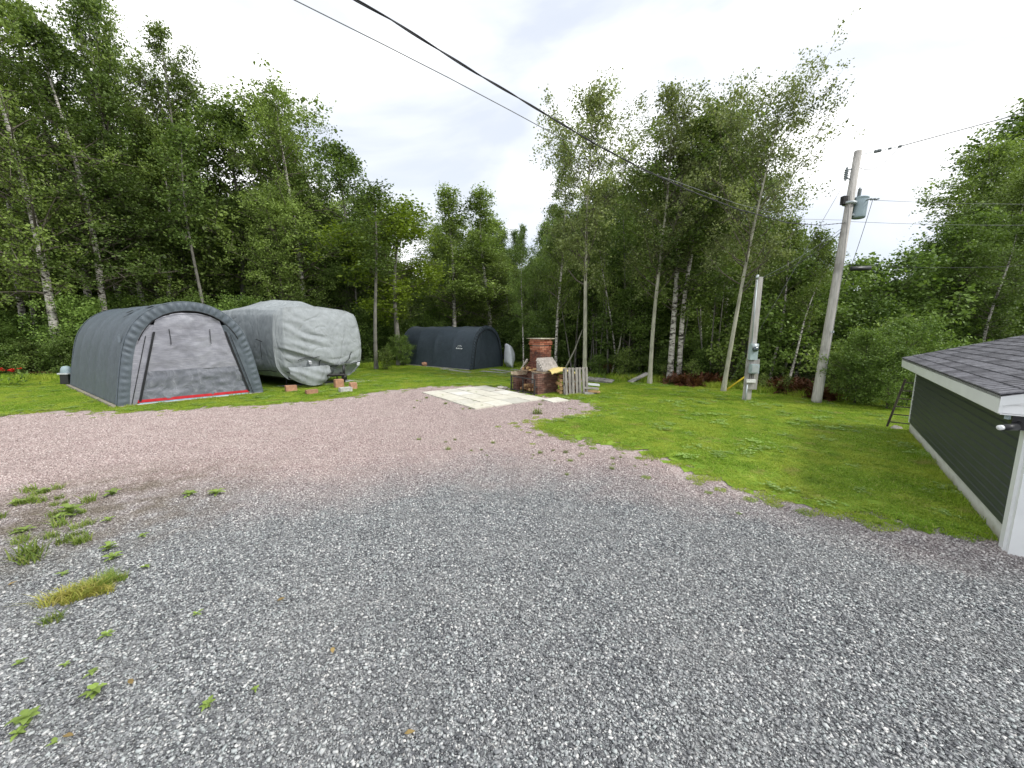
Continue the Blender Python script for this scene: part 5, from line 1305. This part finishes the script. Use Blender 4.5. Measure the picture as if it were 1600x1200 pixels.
while cnt < 118 and tries < 20000:
    tries += 1
    x = rr.uniform(-52, 48); y0 = edge_y(x); y = y0 + rr.uniform(.2, 1) ** 1.6 * 24 - .3
    if abs(x) > 1.42 * y + 5: continue
    if any((x - a) ** 2 + (y - c) ** 2 < (2.7 if x < -8 else 1.9) ** 2 for a, c in placed): continue
    placed.append((x, y)); cnt += 1
    u = 800 + 600 * x / y; v = sky_v(u)
    hmax = A(u, v, y).z; h = min(hmax * rr.uniform(.62, .93), 19); h = max(h, 3.6)
    k = rr.choice(kinds)
    if h > 13.5: k = rr.choice(['tall1', 'tall2', 'tall3'])
    nm = 'birch_tree' if k.startswith('birch') or k in ('tall1', 'tall3') else ('young_tree' if k.startswith('thin') else 'maple_tree')
    zone = 'left of the grey shelter' if u < 110 else 'behind the grey shelter' if u < 340 else 'behind the covered trailer' if u < 580 else 'behind the dark shelter' if u < 800 else 'behind the fireplace and pallet' if u < 940 else 'behind the aspens' if u < 1130 else 'behind the meter post' if u < 1260 else 'behind the utility pole' if u < 1400 else 'behind the garage'
    near_ = 'nearer' if y - y0 < 9 else 'farther'
    lb = {'birch_tree': 'white-stemmed birch in the %s wood ', 'young_tree': 'thin bare-stemmed young tree in the %s wood ', 'maple_tree': 'dark leafy tree in the %s wood '}[nm] % near_ + zone
    plant(k, nm, lb, 'tree', x, y, h, wide=rr.uniform(.95, 1.35), group=lb.replace('birch in the', 'birches in the', 1).replace('tree in the', 'trees in the', 1))
# bare pale stems crowding behind the fireplace and the aspens
for i in range(34):
    x = rr.uniform(.5, 9.5); y = edge_y(x) + rr.uniform(.3, 5); u = 800 + 600 * x / y
    plant(rr.choice(['thin3', 'thin1', 'thin3']), 'young_tree', 'pale pole-thin stem in the thicket behind fireplace and aspens', 'tree', x, y, rr.uniform(5, 8.5), rr.uniform(0, 6.28), .8, 'pale pole-thin stems behind fireplace and aspens', tilt=(rr.gauss(0, .08), rr.gauss(0, .08)))
# understorey shrubs
sh = 0
for i in range(210):
    x = rr.uniform(-30, 28); y = edge_y(x) + rr.choice([rr.uniform(-.3, .8), rr.uniform(.8, 6), rr.uniform(3, 14)])
    if x > 9 and y < 9: continue
    if abs(x) > 1.42 * y + 2: continue
    front = y < edge_y(x) + .8
    k = rr.choice(['bush1', 'bush2', 'bush3', 'bush1']) ; h = rr.uniform(.9, 1.8) if front else rr.uniform(1.6, 3.6)
    if 0 < x < 8.3 and front: h *= .65
    if x > 9.3: h *= 1.25
    if h > 1.9: k = 'bush_big'
    u = 800 + 600 * x / y
    zone = 'left of the grey shelter' if u < 110 else 'behind the grey shelter' if u < 340 else 'behind the covered trailer' if u < 580 else 'behind the dark shelter' if u < 800 else 'behind the fireplace and pallet' if u < 940 else 'behind the aspens' if u < 1130 else 'behind the meter post' if u < 1260 else 'behind the utility pole' if u < 1400 else 'behind the garage'
    lb = ('leafy shrub at the foot of the wood ' if front else 'leafy shrub shaded under the trees ') + zone
    plant(k, 'shrub', lb, 'shrub', x, y, h, wide=1.15, group=lb.replace('shrub', 'shrubs', 1))
for i, (u, v, h, lb) in enumerate([(1335, 632, 1.9, 'dark bushy shrub hugging the right side of the utility pole foot'), (1385, 640, 1.5, 'leafy shrub at the end of the lawn left of the garage corner'), (1300, 622, 1.3, 'shrub directly behind the utility pole foot'), (975, 590, 1.0, 'small fresh green shrub between plank and wooden ramp'), (605, 578, .9, 'low leafy shrub on the lawn edge left of the dark shelter'), (630, 572, 1.6, 'shrub pressed against the rear end of the dark shelter'), (30, 590, .8, 'low green plant under the red flowers'), (1410, 628, 2.2, 'tall leafy shrub right before the garage far corner')]):
    x, y = G(u, v); plant('bush_big' if h > 1.4 else 'bush3', 'shrub', lb, 'shrub', x, y, h)
for i, (u, v, h, lb) in enumerate([(1082, 600, .75, 'bright yellow-green sapling before the red-brown bracken'), (1190, 612, .5, 'pale green fern-like plant right of the meter post'), (1225, 615, .5, 'pale green plant between meter post and utility pole'), (1400, 622, .8, 'light green leafy plant at the far left corner of the garage'), (1040, 596, .6, 'low green plant at the foot of the twin birches')]):
    x, y = G(u, v); plant('bush_lime', 'sapling', lb, 'plant', x, y, h)
# far wood closing the view
make_tree('far', 11, .2, .02, 3.6, 60, .3, 42000, .125, 'bark_dark', 'leaf_dark', 21, bend=.3, shape='column', spread=.32)
P = []; Sx = []
for i in range(150):
    x = -85 + i * 1.15 + rr.uniform(-.5, .5); y = 50 + rr.uniform(-3, 5) - abs(x) * .18; u = 800 + 600 * x / y
    P.append((x, y, 0)); Sx.append(min(1.5, max(.35, A(u, sky_v(u), y).z * .62 / 11)))
n = len(P); scatter('distant_wood', P, rng.uniform(0, 6.28, n), Sx, [TREES['far'][1]], 'distant wood closing the view behind the nearer trees', 'wood')
# bracken and forest-edge litter
def frond_mesh(mat, seed, n=26, L=.55):
    r_ = random.Random(seed); b = MB()
    for i in range(n):
        a = r_.uniform(0, 6.28); el = r_.uniform(.5, 1.3); l0 = L * r_.uniform(.6, 1.2); p = Vector((r_.gauss(0, .16), r_.gauss(0, .16), 0)); d = Vector((math.cos(a) * math.cos(el), math.sin(a) * math.cos(el), math.sin(el)))
        for k in range(6):
            p2 = p + d * l0 / 6; d = (d + Vector((0, 0, -.16))).normalized(); s_ = Vector((-math.sin(a), math.cos(a), 0)) * (.12 * (1 - k / 7))
            for sg in (-1, 1):
                b.add([p, p + s_ * sg * .8 + d * .03, p2 + s_ * sg + Vector((0, 0, -.02)), p2], [(0, 1, 2, 3)])
            p = p2
    return b.mesh('bracken_patch', mat)
fm = [frond_mesh('leaf_red', i) for i in range(3)]
P = []
for (u0, v0, u1, v1, n) in ((1060, 606, 1125, 606, 46), (950, 585, 985, 586, 14), (1232, 618, 1275, 622, 34), (1190, 612, 1230, 612, 8), (1300, 630, 1330, 632, 6)):
    for i in range(n):
        q = rr.random(); x, y = G(u0 + (u1 - u0) * q, v0 + (v1 - v0) * q - rr.uniform(0, 7)); P.append((x, y + rr.uniform(0, .8), 0))
n = len(P); scatter('bracken', P, rng.uniform(0, 6.28, n), rng.uniform(.55, 1.1, n), fm, 'dead red-brown bracken and brush along the edge of the wood', 'bracken')
fg = [frond_mesh('leaf_shrub', 10 + i, 18, .45) for i in range(3)]
P = []
for i in range(330):
    x = rr.uniform(-28, 13); y = edge_y(x) + rr.gauss(-.35, .5)
    if x > 9.6: y += .6
    P.append((x, y, -.01))
n = len(P); scatter('ferns', P, rng.uniform(0, 6.28, n), rng.uniform(.4, 1.0, n), fg, 'low green ferns and herbs along the foot of the wood', 'ferns')
# leaning dead stems in the thicket
for i, (u, v, du, dv, L) in enumerate([(955, 590, 20, -95, 0), (1150, 590, -30, -60, 0), (880, 585, 30, -70, 0), (1215, 610, 35, -120, 0)]):
    x, y = G(u, v); y += .8; a = A(u, v, y); a.z = 0; c = A(u + du, v + dv, y + .6)
    o = MB().tube([a, a.lerp(c, .5) + Vector((.1, 0, .05)), c], [.05, .04, .02], 6).build('dead_tree', 'bark_aspen', None, True); tag(o, ['dead pale stem leaning right in the thicket right of the tall aspen', 'dead pale stem leaning left behind the leaning aspen', 'dead pale stem leaning behind the pallet', 'dead pale stem leaning right behind the meter post'][i], 'dead tree')

# red flowers at the far left
fx, fy = G(24, 603)
rf_ = thing('red_flowers', 'clump of bright red flowers on dark leaves at the far left edge under the trees', 'flowers', (fx, fy, 0))
b = MB(); r_ = random.Random(4)
for i in range(120):
    a = r_.uniform(0, 6.28); p = Vector((r_.gauss(0, .45), r_.gauss(0, .2), r_.uniform(.05, .5))); d = Vector((math.cos(a), math.sin(a), r_.uniform(-.2, .6))) * .12; s_ = Vector((-math.sin(a), math.cos(a), 0)) * .04
    b.add([p, p + d * .5 + s_, p + d, p + d * .5 - s_], [(0, 1, 2, 3)])
b.build('foliage', 'leaf_shrub', rf_)
for i in range(11):
    cx = [-.42, .18][i % 2] + r_.gauss(0, .11); cz = .62 + r_.gauss(0, .05); b = MB()
    for k_ in range(9):
        a = k_ * .7; el = r_.uniform(-.2, .9); d = Vector((math.cos(a) * math.cos(el), math.sin(a) * math.cos(el), math.sin(el))) * .09; s_ = Vector((-math.sin(a), math.cos(a), 0)) * .04
        b.add([(cx, -.1, cz), Vector((cx, -.1, cz)) + d * .6 + s_, Vector((cx, -.1, cz)) + d, Vector((cx, -.1, cz)) + d * .6 - s_], [(0, 1, 2, 3)])
    b.build('flower', 'petal_red', rf_)
x, y = G(60, 588); o = MB().tube([(-.9, 0, .12), (.2, .1, .18), (1.0, .05, .12)], [.06, .07, .05], 7).build('fallen_branch', 'log_bark', None, True, (x, y, 0)); tag(o, 'fallen brown branch between the red flowers and the big scarred birch', 'branch')

# ------------------------------------------------------------------ weeds in the gravel
def leaf_obj_mesh(L, Wd, curl, seed):
    r_ = random.Random(seed); rows = []
    for i in range(7):
        q = i / 6; wd = Wd * math.sin(math.pi * min(1, .12 + .88 * q)) ** .8 * (1 + .25 * math.sin(i * 2.5)); z = L * (.55 * q - curl * q * q); x = L * q
        rows.append([Vector((x, -wd / 2, z + .15 * wd)), Vector((x, 0, z)), Vector((x, wd / 2, z + .15 * wd))])
    b = MB(); b.grid(rows); return b.mesh('leaf', 'leaf_weed', True)
LM = [leaf_obj_mesh(.065, .034, .40, 1), leaf_obj_mesh(.055, .036, .25, 2), leaf_obj_mesh(.080, .030, .45, 3)]
def weed(u, v, s, nl, label, group=None, kind=0, el=1.0):
    x, y = G(u, v); t = thing('weed', label, 'weed', (x, y, .012), random.uniform(0, 6.28), group); t.scale = (s, s, s * el)
    for i in range(nl):
        o = link('leaf', LM[(i + kind) % 3], t, (0, 0, .004 * i), i * 2.4 + random.uniform(-.3, .3)); q = random.uniform(.6, 1.15); o.scale = (q, q, q)
    return t
for a in [(45, 1130, 1.15, 9, 'largest upright leafy weed, at the lower left corner'), (30, 1150, .8, 7, 'broad-leaved weed just left below the largest upright weed'), (150, 1085, 1.0, 9, 'spreading light green weed right of the largest upright weed'), (145, 1055, .7, 6, 'small weed just above the spreading light green weed'), (168, 996, .75, 8, 'rounded clover-like weed alone on the grey gravel below the yellow grass'), (103, 1042, .55, 5, 'small weed with two pale leaves left of the clover-like weed'), (30, 1040, .6, 6, 'small faint weed at the left edge above the lower left corner'),
          (326, 1105, .62, 8, 'small bright rosette weed alone on the grey gravel right of the other weeds'), (172, 860, 1.3, 10, 'leafy weed lower of the two above the yellow grass patch'), (175, 876, 1.2, 9, 'dark-leaved weed just above and right of the yellow grass patch'), (112, 808, 1.9, 16, 'widest light green weed clump on the bare soil at the left'), (90, 815, 1.5, 9, 'left part of the light green clump on the bare soil'), (40, 832, 1.3, 7, 'pale round-leaved weed near the left edge below the soil clumps'), (175, 775, 1.5, 10, 'dark green weed at the top where pink gravel meets soil'), (296, 776, 1.4, 8, 'low weed on the pink gravel line, left of a pair'), (338, 774, 1.5, 8, 'low weed on the pink gravel line, right of a pair'),
          (222, 840, .9, 6, 'small weed right of the soil patch on grey gravel'), (228, 888, .7, 5, 'tiny weed right of the yellow grass patch'), (308, 962, .6, 5, 'faint tiny weed alone mid gravel right of the clover-like weed'), (400, 1080, .4, 4, 'tiny yellow-green sprout alone near the lower middle left'), (100, 900, .8, 5, 'small weed between the yellow grass patch and the left edge'), (170, 815, 1.0, 7, 'weed at the right end of the soil patch'), (25, 790, 1.4, 8, 'weed at the left edge on the upper soil patch'), (70, 770, 1.3, 8, 'weed on the upper soil patch near the pink gravel'), (85, 1165, .5, 4, 'tiny weed at the lower left near the bottom')]:
    weed(a[0], a[1], a[2], a[3], a[4], None, a[0] % 3)
tuftm = [blades(60, .075, .007, .06, 1.3, 200 + i, 'tuft_green', False) for i in range(3)]
def tuft(u, v, s, label, mesh=None, group=None):
    x, y = G(u, v); o = link('grass_tuft', mesh or random.choice(tuftm), None, (x, y, .005), random.uniform(0, 6.28)); o.scale = (s, s, s); tag(o, label, 'grass tuft', group); return o
def clump_mesh(parts, mat, seed):
    V_, F_ = [], []; r_ = random.Random(seed)
    for (px, py, rad, n_, h_) in parts:
        me_ = blades(n_, h_, .006, rad, 1.0, r_.randint(0, 9999), mat, False); o_ = len(V_)
        V_ += [(v.co.x + px, v.co.y + py, v.co.z) for v in me_.vertices]; F_ += [tuple(i + o_ for i in p.vertices) for p in me_.polygons]; bpy.data.meshes.remove(me_)
    me = bpy.data.meshes.new('grass_mat'); me.from_pydata(V_, [], F_); me.materials.append(MAT[mat]); return me
r_m = random.Random(5)
yt = clump_mesh([(r_m.gauss(0, .085), r_m.gauss(0, .05), r_m.uniform(.03, .075), 75, r_m.uniform(.05, .12)) for _ in range(15)], 'leaf_straw', 3)
yt2 = clump_mesh([(r_m.gauss(0, .07), r_m.gauss(0, .05), r_m.uniform(.03, .07), 70, r_m.uniform(.06, .12)) for _ in range(11)], 'tuft_green', 4)
o = tuft(122, 933, 1.0, 'large yellowing mat of grass on the grey gravel at left', yt); o.scale = (1.35, .75, .8); o.rotation_euler.z = .35
o = tuft(160, 916, 1.0, 'greener right end of the yellowing grass mat', yt2); o.scale = (.8, .6, .95)
tuft(44, 870, 2.0, 'spiky green grass tuft near the left edge above the yellow mat'); tuft(50, 878, 1.4, 'lesser spiky tuft touching the left edge tuft')
tuft(85, 972, 1.0, 'dark small tuft just below the yellow grass mat')
tuft(840, 647, 2.2, 'lone round grass tuft on pink gravel between patio and lawn')
for i in range(26):
    q = rr.random(); u = 660 + 400 * q + rr.gauss(0, 25); v = 668 + 55 * q + abs(rr.gauss(0, 14)) + (12 if q < .4 else 0)
    tuft(u, v, rr.uniform(.3, .8), 'sparse grass tuft scattered where the pink gravel meets the lawn tip', group='sparse tufts along the lawn tip')
for i in range(26):
    u = rr.uniform(0, 165); v = rr.uniform(760, 850); tuft(u, v, rr.uniform(.6, 1.4), 'sparse tuft on the bare soil patch at the left edge', group='sparse tufts on the left soil patch')
for i in range(30):
    u = rr.uniform(645, 850); v = rr.uniform(608, 640)
    x, y = G(u, v); tuft(u, v, rr.uniform(.4, .9), 'small grass tuft growing in the joints round the patio', group='tufts in the patio joints')
# fallen leaf litter and pale stones on the gravel
leaf_mat('leaf_brown', (.28, .20, .08), (.34, .24, .10), (.40, .30, .12), patch=False)
lf = MB().add([(-.028, 0, 0), (-.008, .014, .006), (.012, .012, .004), (.032, 0, .002), (.010, -.013, .008), (-.012, -.012, .006)], [(0, 1, 2, 3, 4, 5)]).mesh('fallen_leaf', 'leaf_brown')
for i, (u, v) in enumerate([(107, 1155), (20, 915), (205, 1070), (440, 940), (520, 1020), (640, 1150)]):
    x, y = G(u, v); o = link('fallen_leaf', lf, None, (x, y, .022), i * 1.3); tag(o, 'small fallen yellow-brown leaf lying on the grey gravel', 'leaf', 'fallen leaves on the gravel')
